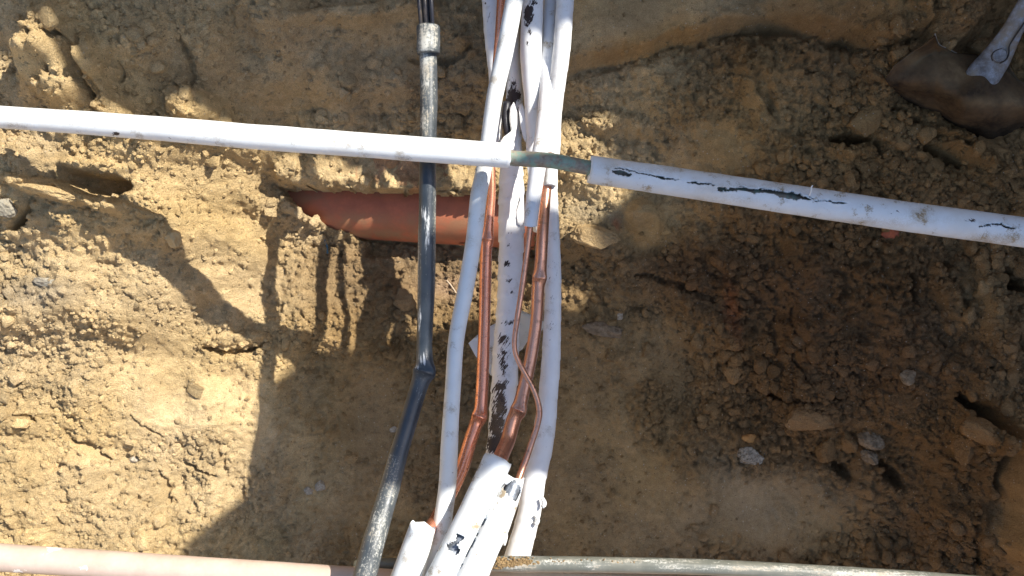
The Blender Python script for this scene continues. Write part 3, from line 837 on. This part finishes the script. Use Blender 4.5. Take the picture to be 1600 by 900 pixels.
tube('insulation_sleeve', [(778, 718, .372, 20), (760, 757, .38, 20), (737, 806, .395, 20.5), (716, 852, .41, 22), (695, 899, .425, 24), (660, 975, .44, 26), (590, 1180, .46, 26)], M_FOAM_SCUFF, t, 72, .002,
     lump=.018, seed=10, ragged=(.0022, 0), marks=[(706, 850, 12, .7, 12), (718, 840, 6, .8, 6)], clay=[(702, 838, 7, .35, 12)], holes=notch, hollow=.002)
tube('foil_lining', [(745, 790, .39, 16.5), (716, 852, .408, 18.3), (690, 905, .422, 20)], M_FOIL, t, 24, .004, lump=.04)

# thin copper with long swan bend: sleeve above (ends in mid air), torn sleeve below
t = thing('thin_copper_pipe', 'thinnest copper pipe bending like a swan neck before the others', 'pipe', P(812, 560, .32), 'copper pipes of the bundle')
tube('copper_tube', [(832, 320, .31, 4.4), (828, 355, .315, 4.5), (822, 405, .32, 4.2), (815, 455, .325, 4.1), (808, 500, .33, 3.9), (804, 530, .332, 3.5), (805, 550, .335, 3.5), (811, 566, .337, 3.7), (821, 585, .34, 3.8), (832, 605, .342, 3.9),
      (840, 627, .343, 4), (842.5, 645, .343, 4.6), (839, 666, .343, 4.3), (831, 690, .344, 4.4), (822, 717, .348, 4.6), (812, 744, .355, 4.8), (802, 772, .37, 5)], M_COPPER_DULL, t, 18, .002, lump=.02, seed=11,
     clay=[(833, 612, 8, .9, 14)])
tube('insulation_sleeve', [(868, -100, .265, 12), (861, 0, .268, 12), (858, 75, .274, 12), (854, 150, .285, 12), (849, 205, .302, 12.3), (842, 250, .315, 12.6), (836, 290, .315, 12), (831, 330, .315, 11), (828.5, 353, .315, 10.5)], M_FOAM_OLD, t, 32, .003,
     lump=.018, seed=12, ragged=(0, .004), clay=[(850, 150, 8, .3, 60)], marks=[(826, 352, 6, .5, 5)])
def notch2(u, v):
    return in_poly(u, v, [(786, 764), (800, 750), (812, 760), (812, 772), (805, 784), (796, 776)]) | (in_poly(u, v, [(766, 795), (769, 797), (722, 890), (718, 888)]) & (vn(u * .2, v * .2, 3) > -.05))
tube('insulation_sleeve', [(803, 750, .375, 13), (797, 768, .38, 15), (785, 798, .39, 18), (771, 830, .405, 20), (757, 858, .415, 20), (740, 895, .43, 21), (705, 975, .445, 23), (640, 1200, .47, 23)], M_FOAM_SCUFF, t, 72, .002, lump=.045, lumpf=110, seed=13,
     ragged=(.010, 0), marks=[(790, 762, 9, .85, 8), (740, 850, 6, .6, 30)], holes=notch2, hollow=.0018)
tube('foil_lining', [(806, 752, .378, 10), (797, 772, .383, 12), (785, 798, .39, 14), (771, 830, .405, 16), (750, 874, .418, 17)], M_FOIL, t, 24, .004, lump=.06, seed=3)

# broad white pipe at the right side of the bundle
L_ = [(888, -80, .31, 14), (883, 0, .295, 14), (878, 75, .292, 13.6), (868, 150, .28, 13), (862, 220, .265, 12.6), (860, 290, .26, 11), (862, 340, .258, 11.5), (864, 400, .258, 12.2), (864, 450, .26, 13), (863, 500, .262, 13.6), (861, 560, .265, 14.6),
      (857, 610, .27, 15.4), (852, 660, .28, 16.6), (846, 700, .29, 17.4), (838, 732, .30, 18.4), (832, 760, .305, 19), (827, 800, .31, 18.2), (817, 838, .315, 19), (808, 870, .32, 20), (795, 930, .325, 21), (750, 1080, .34, 21), (700, 1250, .36, 21)]
tag(tube('insulated_pipe', L_, M_WRAP, None, 40, .0025, lump=.028, lumpf=55, wrap=.05, wrap_pitch=.024, seed=14,
     marks=[(868, 415, 14, .55, 30), (858, 416, 5, .8, 5), (858, 435, 5, .8, 4), (862, 465, 6, .8, 6), (858, 515, 6, .85, 6), (857, 532, 8, .7, 5), (866, 500, 14, .45, 50), (855, 690, 10, .4, 40)], clay=[(872, 130, 8, .35, 50)]),
    'wide tape wrapped white pipe with sparse black nicks, rightmost of the upright bundle', 'pipe', 'white pipes of the bundle')
# dark slot and torn bits low on that pipe: strips of torn tape
for (a, b, c) in [([(848, 778), (851, 786), (848, 793)], .325, 3.2), ([(836, 806), (841, 813), (836, 820)], .328, 3), ([(799, 806), (793, 828), (788, 852)], .345, 2.2)]:
    tag(tube('torn_tape', [(u, v, b, c) for (u, v) in a], M_FOAM, None, 10, .002, lump=.4, lumpf=300, seed=int(b * 1000)),
        {3.2: 'upper white flake of torn tape on the right edge of the wide wrapped pipe', 3: 'lower white flake of torn tape on the right edge of the wide wrapped pipe',
         2.2: 'narrow ragged white strip of torn tape beside the gap low in the bundle'}[c], 'tape')

# blotched white pipe at the top, second from the right
tag(tube('insulated_pipe', [(838, -80, .30, 16), (833, 0, .29, 16), (830, 70, .285, 17), (830, 110, .28, 15.5), (831, 150, .275, 12.5), (831, 200, .268, 10), (832, 250, .255, 9), (838, 310, .22, 9), (842, 360, .20, 9)], M_WRAP, None, 36, .003, lump=.03, lumpf=60, seed=15,
     marks=[(826, 22, 10, 1.3, 20), (833, 3, 14, .9, 6), (828, 50, 6, 1.1, 10), (824, 68, 4, .9, 8), (828, 18, 7, 1.5, 12), (845, 20, 5, .6, 10), (822, 38, 5, 1.1, 6)]),
    'white pipe with a large black blotch at its top, tapering away between its neighbours', 'pipe', 'white pipes of the bundle')
# pale blue taped pipe upper left, going under the slim one
tag(tube('insulated_pipe', [(760, -70, .27, 13), (765, 0, .27, 12), (765.5, 50, .27, 9.5), (768, 80, .268, 9), (772, 115, .262, 9), (775, 160, .25, 9), (776, 240, .235, 9)], M_WRAP, None, 32, .003, lump=.03, wrap=.06, wrap_pitch=.02, seed=16,
     marks=[(762, 30, 9, .65, 20), (757, 4, 5, 1.0, 4), (762, 42, 7, .5, 16)]),
    "tape wrapped white pipe at the bundle's top left, disappearing under the slim white pipe", 'pipe', 'white pipes of the bundle')
# wide wrapped pipe in the middle, heavily marked
zM = .245
M_ = [(803, -60, .25, 10), (801, 40, .25, 10), (803, 100, .25, 10.5), (804, 140, .25, 13), (804, 165, .25, 14), (803, 200, .25, 13.5), (801, 230, .25, 15), (799, 262, .25, 18.5), (799.5, 300, .25, 20), (799, 370, .25, 20.4), (797, 435, .25, 18.8),
      (794, 490, .25, 18.8), (791, 540, .25, 20.5), (789, 580, .25, 20.8), (787, 615, .25, 20.5), (783, 655, .25, 19.2), (777, 700, .252, 17), (768, 740, .26, 16), (750, 800, .28, 16), (735, 850, .29, 16)]
midp = thing('insulated_pipe', 'wide torn white wrapped pipe in the middle of the bundle, scarred with black slashes', 'pipe', P(799, 400, .225), 'white pipes of the bundle')
tube('tape_wrap', M_, M_WRAP, midp, 44, .002, lump=.035, lumpf=70, wrap=.085, wrap_pitch=.024, seed=17,
     marks=[(798, 365, 8, .65, 6), (796, 384, 7, .85, 5), (792, 412, 8, 1.15, 7), (794, 438, 9, 1.0, 5), (801, 457, 6, .9, 4), (803, 400, 5, .6, 4), (794, 503, 16, .85, 8), (788, 530, 14, 1.0, 14), (782, 552, 10, .7, 8), (795, 552, 12, .75, 5),
            (790, 568, 12, .6, 4), (782, 604, 12, 1.25, 10), (790, 596, 10, .9, 8), (772, 612, 8, .9, 10), (780, 635, 12, 1.3, 12), (782, 640, 13, 1.15, 60), (786, 560, 13, .85, 50), (780, 690, 14, 1.2, 30), (774, 668, 14, 1.35, 16), (770, 695, 13, 1.45, 18), (768, 720, 12, 1.1, 14), (772, 660, 7, 1.1, 50), (802, 130, 12, .9, 12), (806, 150, 12, 1.25, 14),
            (800, 150, 12, 1.2, 26), (796, 160, 10, 1.3, 10), (812, 175, 8, .9, 12), (813, 205, 7, .8, 14), (801, 217, 5, 1.2, 7), (800, 190, 5, .6, 10), (799, 340, 14, .3, 20)],
     clay=[(785, 650, 12, .4, 60), (798, 545, 14, .35, 20)])
tube('inner_cable', [(792, 160, .262, 6), (790, 185, .264, 6), (793, 205, .264, 6), (797, 226, .26, 6), (800, 245, .25, 6)], M_CABLE, midp, 14, .003)
# torn flaps of tape
def flap(outline, zc, curl, mat, parent, name='torn_flap', th=.0007, seed=0):
    n = 14
    pts = np.array([P(u, v, zc) for (u, v) in outline]); c0 = pts.mean(0)
    rings = [1.0, .66, .33]
    V_ = []; F_ = []; k = len(pts)
    for ri in rings:
        for p in pts:
            q = c0 + (p - c0) * ri; V_.append(q)
    V_.append(c0)
    V_ = np.array(V_)
    d = np.linalg.norm(V_[:, :2] - c0[:2], axis=1); s = d.max()
    V_[:, 2] += curl * (d / s) ** 2 + .0018 * fbm(V_[:, 0] * 160 + seed, V_[:, 1] * 160, 7 + seed, 2)
    for r_ in range(2):
        for i in range(k): F_.append((r_ * k + i, r_ * k + (i + 1) % k, (r_ + 1) * k + (i + 1) % k, (r_ + 1) * k + i))
    for i in range(k): F_.append((2 * k + i, 2 * k + (i + 1) % k, 3 * k))
    z0 = np.zeros(len(V_))
    o = mesh_obj(name, V_, F_, mat, parent, attrs={'around': z0, 'along': z0, 'marks': z0, 'clay': z0})
    md = o.modifiers.new('wall', 'SOLIDIFY'); md.thickness = th
    return o
flap([(781, 222), (787, 214), (795, 208), (804, 201), (806, 210), (803, 222), (806, 234), (796, 236), (786, 230)], .272, .002, M_WRAP, midp)
flap([(816, 160), (820, 172), (822, 190), (824, 212), (821, 222), (817, 214), (813, 196), (811, 178), (810, 165)], .270, -.003, M_WRAP, midp, seed=3)
flap([(797, 168), (803, 160), (808, 176), (808, 195), (806, 208), (800, 206), (797, 190)], .272, .002, M_WRAP, midp, seed=5)
flap([(806, 330), (818, 300), (819, 345), (815, 354), (808, 350)], .266, .001, M_WRAP, midp, seed=6)

# scraps of white sheet under the bundle
g1 = P(750, 530, .16)
tag(flap([(732, 536), (745, 524), (765, 510), (778, 503), (790, 500), (792, 530), (788, 556), (765, 572), (750, 566), (743, 556)], .20, .003, M_FOAM_OLD, None, 'plastic_scrap', .0015),
    'flat white plastic scrap jutting out left behind the bright copper pipe', 'scrap')
tag(flap([(812, 484), (822, 488), (836, 494), (850, 503), (850, 512), (840, 524), (826, 530), (816, 546), (806, 552), (806, 500)], .21, .002, mat_foam('speckled_sheet', stain=.5, base=(.70, .68, .60)), None, 'plastic_scrap', .0015),
    'speckled off white scrap sandwiched between thin copper and the wide right pipe', 'scrap')
tag(flap([(760, 572), (770, 568), (778, 575), (776, 590), (766, 586)], .21, .002, M_FOAM, None, 'plastic_scrap', .0012),
    'tiny white scrap peeping out from the left edge of the slashed middle pipe', 'scrap')

# --- black conduit with collar and cables
t = thing('black_conduit', 'dusty black plastic conduit left of the bundle, kinked halfway, with a collar on top', 'pipe', P(668, 300, .33))
zk = .345
tube('conduit_wall', [(668, 60, 0.3520, 13.5), (669, 85, 0.3520, 13.6), (670, 150, 0.3520, 13.8), (669, 220, 0.3520, 13.2), (668, 300, 0.3520, 13.3), (667, 380, 0.3520, 13.8), (666, 450, 0.3520, 13.6), (664, 510, 0.3520, 12.6), (663, 545, 0.3520, 12.4), (663.5, 566, 0.3540, 13.6), (663.5, 578, 0.3550, 15), (662, 583, 0.3560, 15.3),
      (657, 596, 0.3580, 14.6), (649, 622, 0.3620, 13.8), (638, 660, 0.3700, 13.8), (625, 702, 0.3800, 14.2), (611, 755, 0.3920, 15.6), (598, 800, 0.4040, 16.6), (583, 850, 0.4170, 17.8), (570, 900, 0.4270, 18.5), (550, 980, 0.4420, 19), (500, 1200, .46, 19)],
     M_BLACK, t, 36, .002, lump=.014, kinks=[(663, 580, 1.0, .007)], seed=18,
     clay=[(664, 110, 13, 1.0, 60), (663, 190, 10, .95, 30), (668, 95, 18, 1.0, 10), (676, 150, 8, .5, 60), (655, 590, 16, .35, 30), (610, 750, 18, .7, 50), (592, 830, 20, .75, 60), (575, 895, 20, .6, 40), (664, 400, 10, .15, 80), (653, 400, 4, .8, 90), (680, 380, 4, .8, 110)],
     marks=[(668, 360, 7, 1.0, 42), (664, 335, 8, .8, 20), (672, 300, 6, .5, 25), (656, 500, 4, .9, 30), (662, 560, 10, .9, 14), (652, 575, 6, .8, 8), (655, 612, 8, .5, 20)])
def collar(ar, th): return .0 * ar
tube('collar', [(669, 41, .356, 17.6), (669, 44, .356, 18.4), (669.5, 60, .356, 18.4), (669, 80, .357, 18.2), (669, 84, .357, 17.4)], M_BLACK, t, 36, .002, lump=.008, seed=19,
     clay=[(664, 62, 14, 1.2, 30), (680, 60, 8, .8, 30), (670, 42, 18, 1.0, 6)], caps=(True, True))
for i, (a, b, r) in enumerate([(655, 657, 3.2), (659.5, 661, 3.4), (664, 665, 3.2), (668.5, 669, 3.4), (674, 675, 3.6)]):
    tube('cable', [(a - 2 + i, -60, .35 - .004 * (i % 2), r), (a - 1, -20, .355 - .004 * (i % 2), r), (a, 8, .355 - .004 * (i % 2), r), (b, 30, .35 - .003 * (i % 2), r), (b + 1, 50, .345, r)], M_CABLE, t, 12, .004, seed=i,
         clay=[(660, 10, 6, .2, 20)])

# --- foot of the picture: beige pipe, grey dusty pipe, pale pipe
zb = .375
tag(tube('plastic_pipe', [(-1300, 783, zb, 21), (-250, 853, zb, 21), (0, 871, zb, 21), (250, 887, zb, 20.5), (500, 903.5, zb, 20.5), (700, 917, zb - .004, 20.5), (860, 933, zb - .02, 20), (1300, 975, .32, 20), (2500, 1060, .30, 20)], M_BEIGE, None, 32, .004, lump=.01, seed=20,
     clay=[(85, 858, 16, .9, 6), (130, 888, 9, 1.0, 5), (30, 892, 16, .8, 4), (70, 866, 12, .55, 6), (200, 880, 10, .6, 4), (465, 898, 14, .5, 5), (300, 885, 30, .3, 8)]),
    'smooth beige plastic pipe flecked with white plaster along the bottom left edge', 'pipe')
tag(tube('plastic_pipe', [(556, 884, .350, 9), (575, 882, .355, 9.5), (640, 882, .362, 10), (740, 881, .365, 11), (800, 881, .37, 12), (950, 882.5, .372, 12), (1100, 886, .372, 12), (1250, 893.5, .372, 12.2), (1400, 903, .372, 12.5), (1700, 925, .372, 12.5), (2600, 985, .372, 12.5)], M_GREYPIPE, None, 28, .003, lump=.02, seed=21,
     clay=[(800, 880, 50, 1.2, 12), (870, 878, 60, .9, 6), (1000, 876, 160, .8, 5), (1200, 888, 160, .9, 6), (1350, 898, 100, 1.1, 9), (930, 884, 20, .9, 8), (1050, 886, 30, .8, 8)],
     marks=[(1150, 882, 200, .25, 6)]),
    'slim dusty grey pipe running along the bottom right edge under the bundle', 'pipe')
tag(tube('plastic_pipe', [(700, 901, .345, 10), (900, 905.5, .345, 11), (1100, 911, .345, 11.5), (1500, 930, .345, 12), (2600, 990, .345, 12)], M_PALE, None, 24, .004, lump=.01, seed=22),
    'pale cream pipe just peeking out below the slim dusty grey pipe', 'pipe')
# lump of sand lying on the grey pipe
def lumps(name, spots, col, label, cat):
    v0, f0 = ico(2); VV = []; FF = []; CC = []; k = 0
    for (p, s) in spots:
        q = v0 * (1 + .5 * fbm3(v0 + p[0] * 300, 1.4, 700, 2)[:, None]) * s * np.array([1, 1, .7]) + p
        VV.append(q); FF.append(f0 + k); k += len(v0); CC.append(np.tile(np.array(col) * random.uniform(.8, 1.15), (len(v0), 1)))
    return tag(mesh_obj(name, np.concatenate(VV), None, M_SOIL, quads=np.concatenate(FF), smooth_=False, attrs={'tint': np.concatenate(CC), 'rough': np.ones(k)}), label, cat, kind='stuff')
sp = []
for i in range(420):
    u = random.gauss(800, 20); v = random.gauss(881, 4.5)
    dv = (v - 880) / 12
    if abs(dv) > .9 or u < 762 or u > 845: continue
    z = .370 + .0086 * math.sqrt(max(0, 1 - dv * dv))
    sp.append((P(u, v, z), random.uniform(.0006, .0018)))
for i in range(60):
    u = random.uniform(845, 1000); v = random.gauss(881, 4); dv = (v - 881) / 12
    if abs(dv) > .85: continue
    sp.append((P(u, v, .3705 + .0086 * math.sqrt(1 - dv * dv)), random.uniform(.0004, .001)))
lumps('sand_crumbs', sp, (.42, .29, .15), 'crumbs of sand lying on the slim grey pipe beside the bundle', 'sand')

# --- terracotta drain pipe in the bank
def rp(u, v, z, r): return (u, v, z, r)
RZ = RPZ
c0 = np.array([RP0[0], RP0[1], RZ]); c1 = np.array([RP1[0], RP1[1], RZ])
def inv(p):
    k = (H - p[2]) / H / 1000
    return (p[0] / k + 800, 450 - p[1] / k, p[2], RPR / k / 1)
pp = [inv(c0 + (c1 - c0) * f) for f in np.linspace(0, 1, 9)]
tag(tube('drain_pipe', pp, M_RED, None, 64, .004, lump=.002, seed=23,
     clay=[(560, 345, 60, .7, 14), (640, 345, 40, .6, 14), (720, 350, 40, .7, 18), (480, 310, 40, .7, 14), (650, 302, 120, .5, 5), (600, 366, 120, .9, 9)]),
    'terracotta coloured plastic drain pipe half buried in the bank behind the black conduit', 'drain pipe')

# ------------------------------------------------------------------ stones and single clods
def stone(name, u, v, ru, rv, ang, hgt, mat, label, cat='stone', seed=0, sink=.38, sub=4, flat=.0, ang_=.9, lift=0.0):
    p = ground_at(u, v); k = (H - p[2]) / H / 1000
    v0, f0 = ico(sub)
    q = v0.copy()
    rs_ = np.random.RandomState(seed + 400)
    for _ in range(13):                                       # chop facets
        nrm = rs_.normal(size=3); nrm /= np.linalg.norm(nrm); dd = rs_.uniform(.62, .92)
        s = q @ nrm - dd
        q = q - np.clip(s, 0, None)[:, None] * nrm * .93
    q = q * (1 + .22 * fbm3(q + seed * 7, 1.8, 800 + seed, 3)[:, None]) + .12 * fbm3(q + seed, 6, 900, 3)[:, None] * q
    a = math.radians(-ang)
    x, y, z = q[:, 0] * ru * k, q[:, 1] * rv * k, q[:, 2] * hgt
    W = np.stack([x * math.cos(a) - y * math.sin(a) + p[0], x * math.sin(a) + y * math.cos(a) + p[1], z + p[2] + hgt * (1 - 2 * sink) * .5 + lift], -1)
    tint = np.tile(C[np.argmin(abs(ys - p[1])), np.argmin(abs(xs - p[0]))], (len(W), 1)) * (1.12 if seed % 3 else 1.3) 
    o = mesh_obj(name, W, None, mat, quads=f0, smooth_=False, attrs={'tint': tint, 'rough': np.full(len(W), .7), 'clay': np.zeros(len(W))})
    return tag(o, label, cat, 'stones and clods lying in the trench')
TAN = M_SOIL; GRY = M_STONE((.43, .38, .30), (.12, .095, .065), 260); DKB = M_SOIL
ORG = M_STONE((.52, .27, .09), (.38, .18, .06)); WHT = M_STONE((.50, .45, .36), (.27, .21, .14), 260); MIX = M_STONE((.30, .225, .145), (.12, .085, .05), 170)
BRK = M_STONE((.40, .12, .06), (.30, .09, .05)); OLV = M_SOIL
stone('stone', 1172, 712, 21, 16, 5, .012, GRY, 'round grey and white speckled stone on the smooth floor at lower right', seed=1)
stone('stone', 1170, 685, 12, 8, 0, .007, ORG, 'small orange stone just above the grey speckled stone', seed=2)
stone('stone', 1262, 655, 44, 20, 3, .016, DKB, 'long flat brown slab of stone at the foot of the right slope', seed=3, sink=.1)
stone('stone', 1291, 700, 15, 23, 15, .016, TAN, 'upright tan pointed stone under the long brown slab', seed=4)
stone('stone', 1324, 690, 13, 20, -10, .017, TAN, 'tan rounded stone with a pale rim, between the pointed one and the grey layered one', seed=5)
stone('stone', 1362, 688, 22, 14, 10, .016, MIX, 'layered stone with grey white top edge at the right of the tan stones', seed=6)
stone('stone', 1358, 713, 17, 12, 30, .012, MIX, 'smaller flat stone tucked below the layered grey white one', seed=7)
stone('stone', 945, 515, 35, 12, 12, .012, M_STONE((.27, .205, .135), (.12, .085, .05), 140), 'long grey brown stone lying just right of the bundle', seed=8)
stone('stone', 1145, 582, 15, 20, 0, .008, OLV, 'flat oval tan stone standing alone left of the right slope', seed=9)
stone('stone', 1347, 190, 30, 24, -50, .020, TAN, 'angular tan block of clay above the dark slot, left of the shovel', 'clay block', seed=10, sink=.1)
stone('stone', 925, 368, 44, 18, 14, .014, TAN, 'broad flat tan stone against the right side of the bundle', seed=11, sink=.2)
stone('stone', 482, 766, 8, 7, 0, .006, WHT, 'left one of two pale pebbles side by side on the shaded floor', 'pebble', seed=12)
stone('stone', 501, 759, 9, 10, 0, .008, WHT, 'right one of two pale pebbles side by side on the shaded floor', 'pebble', seed=13)
stone('stone', 615, 671, 6, 6, 0, .006, WHT, 'tiny pale pebble close to the left side of the black conduit', 'pebble', seed=14)
stone('stone', 549, 716, 10, 9, 0, .007, OLV, 'small tan pebble between the pale pebbles and the black conduit', 'pebble', seed=15)
stone('stone', 633, 466, 22, 20, 0, .016, OLV, 'rounded brown stone partly hidden by the black conduit', seed=16)
stone('stone', 968, 494, 5, 8, 0, .006, WHT, 'tiny upright pale pebble above the long grey brown stone', 'pebble', seed=17)
stone('stone', 1480, 70, 12, 11, 0, .014, TAN, 'left one of two clay lumps above the shovel blade', 'clay lump', seed=18)
stone('stone', 1528, 76, 18, 16, 0, .016, TAN, 'right one of two clay lumps above the shovel blade, beside the socket', 'clay lump', seed=19)
stone('stone', 78, 300, 46, 10, 14, .012, M_SOIL, 'thin grey brown slab sticking out over the hollow at far left', seed=20, sink=0, lift=.006)
stone('stone', 10, 325, 18, 18, 0, .014, M_STONE((.34, .31, .24), (.20, .17, .12)), 'grey stone cut by the left edge of the picture', seed=21)
stone('stone', 1390, 364, 15, 10, 10, .010, BRK, 'reddish brick fragment just below the long white pipe on the right', 'brick fragment', seed=22)
stone('stone', 1530, 672, 34, 20, 25, .022, DKB, 'large dark clod under the curved crack at the right', 'clod', seed=23)
stone('stone', 1503, 700, 16, 30, 10, .020, DKB, 'dark upright clod left of the large clod by the curved crack', 'clod', seed=24)
stone('stone', 1418, 590, 16, 13, 0, .010, MIX, 'small pale edged stone in the middle of the dark right slope', seed=25)
stone('stone', 1243, 360, 11, 12, 0, .010, TAN, 'round tan clod below the cracks of the long white pipe', 'clod', seed=26)
stone('stone', 32, 662, 20, 9, 0, .008, DKB, 'brown clod on the sunlit sand near the left edge', 'clod', seed=27)
stone('stone', 210, 718, 7, 6, 0, .006, WHT, 'small pale pebble on the sunlit sand at lower left', 'pebble', seed=28)
stone('stone', 270, 372, 14, 16, 0, .012, M_STONE((.5, .37, .19), (.42, .3, .15)), 'sandy clod beside the slanting pipe shadow at upper left', 'clod', seed=29)
stone('stone', 75, 440, 26, 8, 8, .006, M_STONE((.36, .33, .26), (.22, .18, .13), 160), 'flat grey stone chip half buried in the sand at left', seed=30)
stone('stone', 1550, 235, 40, 14, 30, .016, TAN, 'long tan clod just below the shovel blade', 'clod', seed=31)

# twigs and bits
def on_ground(pts, lift=.004): return [tuple(to_px(*(lambda p: (p[0], p[1], p[2] + lift))(ground_at(u, v)))) + (ground_at(u, v)[2] + lift,) for (u, v) in pts]
strand(on_ground([(698, 438), (705, 446), (713, 458)]), 1.1, M_STONE((.55, .45, .34), (.45, .36, .26)), None, 'twig', 'short pale twig between the black conduit and the bundle', 'twig')
strand(on_ground([(1312, 60), (1318, 72), (1324, 80)]), .6, M_TWIG, None, 'root', 'hair thin root on the bank left of the shovel', 'root')
strand(on_ground([(1376, 430), (1385, 450), (1384, 470)]), .7, M_TWIG, None, 'root', 'thin root on the dark slope below the brick fragment', 'root')
strand(on_ground([(507, 372), (512, 385), (513, 396)], .005), 1.6, M_BLUE, None, 'plastic_strip', 'tiny blue green plastic strip below the drain pipe end', 'plastic strip')

# ------------------------------------------------------------------ shovel
sh = thing('shovel', 'brown rusty shovel head with grey socket lying face down in the top right corner', 'shovel', ground_at(1500, 150))
# blade outline in the photo: upper edge and lower edge from the tip (left) to the right
top = [(1383, 122), (1396, 102), (1425, 80), (1448, 66), (1461, 54), (1467, 70), (1495, 84), (1530, 88), (1560, 88), (1578, 104), (1590, 122), (1612, 138), (1660, 150)]
bot = [(1383, 124), (1392, 142), (1415, 158), (1445, 170), (1475, 183), (1505, 203), (1535, 215), (1552, 218), (1575, 212), (1595, 202), (1612, 197), (1640, 190), (1668, 178)]
def resamp(pts, n):
    a = np.array(pts, float); d = np.concatenate([[0], np.cumsum(np.hypot(*np.diff(a, axis=0).T))]); d /= d[-1]
    s = np.linspace(0, 1, n); return np.stack([np.interp(s, d, a[:, 0]), np.interp(s, d, a[:, 1])], -1)
nu, nv = 90, 40
TT, BB = resamp(top, nu), resamp(bot, nu)
g0 = ground_at(1500, 150)[2] + .014
VV = []
for i in range(nu):
    s = i / (nu - 1)
    for j in range(nv):
        f = j / (nv - 1)
        uv_ = TT[i] * (1 - f) + BB[i] * f
        # domed across, lower lip rolled down towards the soil, crease line running along
        z = g0 + .020 + .034 * math.sin(math.pi * min(1, f * 1.02)) ** .8 * min(1, s * 3 + .25)
        z -= .036 * (max(0, f - .55) / .45) ** 1.4
        z += .010 * math.exp(-(((uv_[0] - 1462) / 16) ** 2 + ((uv_[1] - 58) / 22) ** 2))
        ridge = abs((uv_[1] - 150) - (uv_[0] - 1515) * -1.5) / 1.8
        z += .012 * math.exp(-(ridge / 16) ** 2) * (1 if uv_[1] < 165 else math.exp(-((uv_[1] - 165) / 14) ** 2))
        z -= .006 * math.exp(-(((uv_[1] - 150 - (uv_[0] - 1450) * .28)) / 9) ** 2) * (1 if 1400 < uv_[0] < 1500 else 0)
        if f < .75:
            w_ = P(uv_[0], uv_[1], z)
            zg = float(bil(cxs, cys, CZ, w_[0], w_[1])) + .030
            z = .5 * (z + zg + math.sqrt((z - zg) ** 2 + .012 ** 2))
        VV.append(P(uv_[0], uv_[1], z))
VV = np.array(VV)
ii = np.arange(nu * nv).reshape(nu, nv)
Q = np.stack([ii[:-1, :-1], ii[1:, :-1], ii[1:, 1:], ii[:-1, 1:]], -1).reshape(-1, 4)
kk = (H - VV[:, 2]) / H / 1000; pu, pv = VV[:, 0] / kk + 800, 450 - VV[:, 1] / kk
cl = np.zeros(len(VV))
for (a, b, r1, r2, s) in [(1430, 95, 30, 16, .6), (1490, 112, 34, 22, 1.0), (1535, 160, 26, 9, .8), (1585, 158, 22, 18, .9), (1470, 85, 20, 14, .5)]:
    cl = np.maximum(cl, s * np.exp(-((pu - a) / r1) ** 2 - ((pv - b) / r2) ** 2))
o = mesh_obj('blade', VV, None, M_STEEL, sh, quads=Q, attrs={'clay': cl})
md = o.modifiers.new('wall', 'SOLIDIFY'); md.thickness = .002
tube('edge_highlight', [*[(u_, v_, max(g0 + .03, float(bil(cxs, cys, CZ, *P(u_, v_, .25)[:2])) + .040), r_) for u_, v_, r_ in ((1461, 53, .9), (1464, 64, 1.1), (1468, 70, 1.1), (1480, 76, 1.0), (1495, 83, .7))]], M_EDGE_HIGHLIGHT, sh, 8, .002)  # highlight along the blade edge, put in as a pale strip
ZS = g0 + .055
tube('socket', [(1500, 168, g0 + .022, 9), (1514, 148, g0 + .033, 21), (1532, 123, ZS - .006, 25), (1551, 98, ZS + .002, 23.5), (1566, 75, ZS + .011, 20), (1582, 48, ZS + .022, 16.5), (1602, 12, ZS + .035, 15.5), (1650, -60, ZS + .06, 15)],
     M_GALV, sh, 32, .003, lump=.03, lumpf=120, oval=.55, seed=31, clay=[(1508, 156, 18, 2.2, 16), (1575, 70, 30, .8, 50), (1600, 20, 20, .9, 20), (1522, 124, 8, 1.2, 16), (1590, 60, 6, 1.0, 30)])
# oval opening of the socket and its seam
def loop(cu, cv, a, b, ang, z, n=26):
    out = []
    for i in range(n + 1):
        t_ = 2 * math.pi * i / n; x = a * math.cos(t_); y = b * math.sin(t_); c_, s_ = math.cos(math.radians(ang)), math.sin(math.radians(ang))
        out.append((cu + x * c_ - y * s_, cv + x * s_ + y * c_, z, 1.0))
    return out
zt = ZS + .0195
tube('socket_seam', [(1551, 95, zt - .001, .9), (1549, 88, zt, 1.0), (1554, 80, zt + .001, .9), (1565, 76, zt + .003, .5)], M_DARK, sh, 8, .002)
tube('socket_seam', [(1562, 99, zt - .002, 1.0), (1571, 94, zt - .001, 1.3), (1576, 85, zt, 1.2), (1577, 72, zt + .004, 1.1), (1584, 60, zt + .007, 1.2), (1592, 48, zt + .012, 1.3), (1604, 30, zt + .018, 1.2)], M_DARK, sh, 8, .002)
tube('rivet', [(1562, 87, zt - .004, 10.5), (1562.4, 86.6, zt - .0006, 9.5)], M_GALV, sh, 20, .0015)
print('scene built')
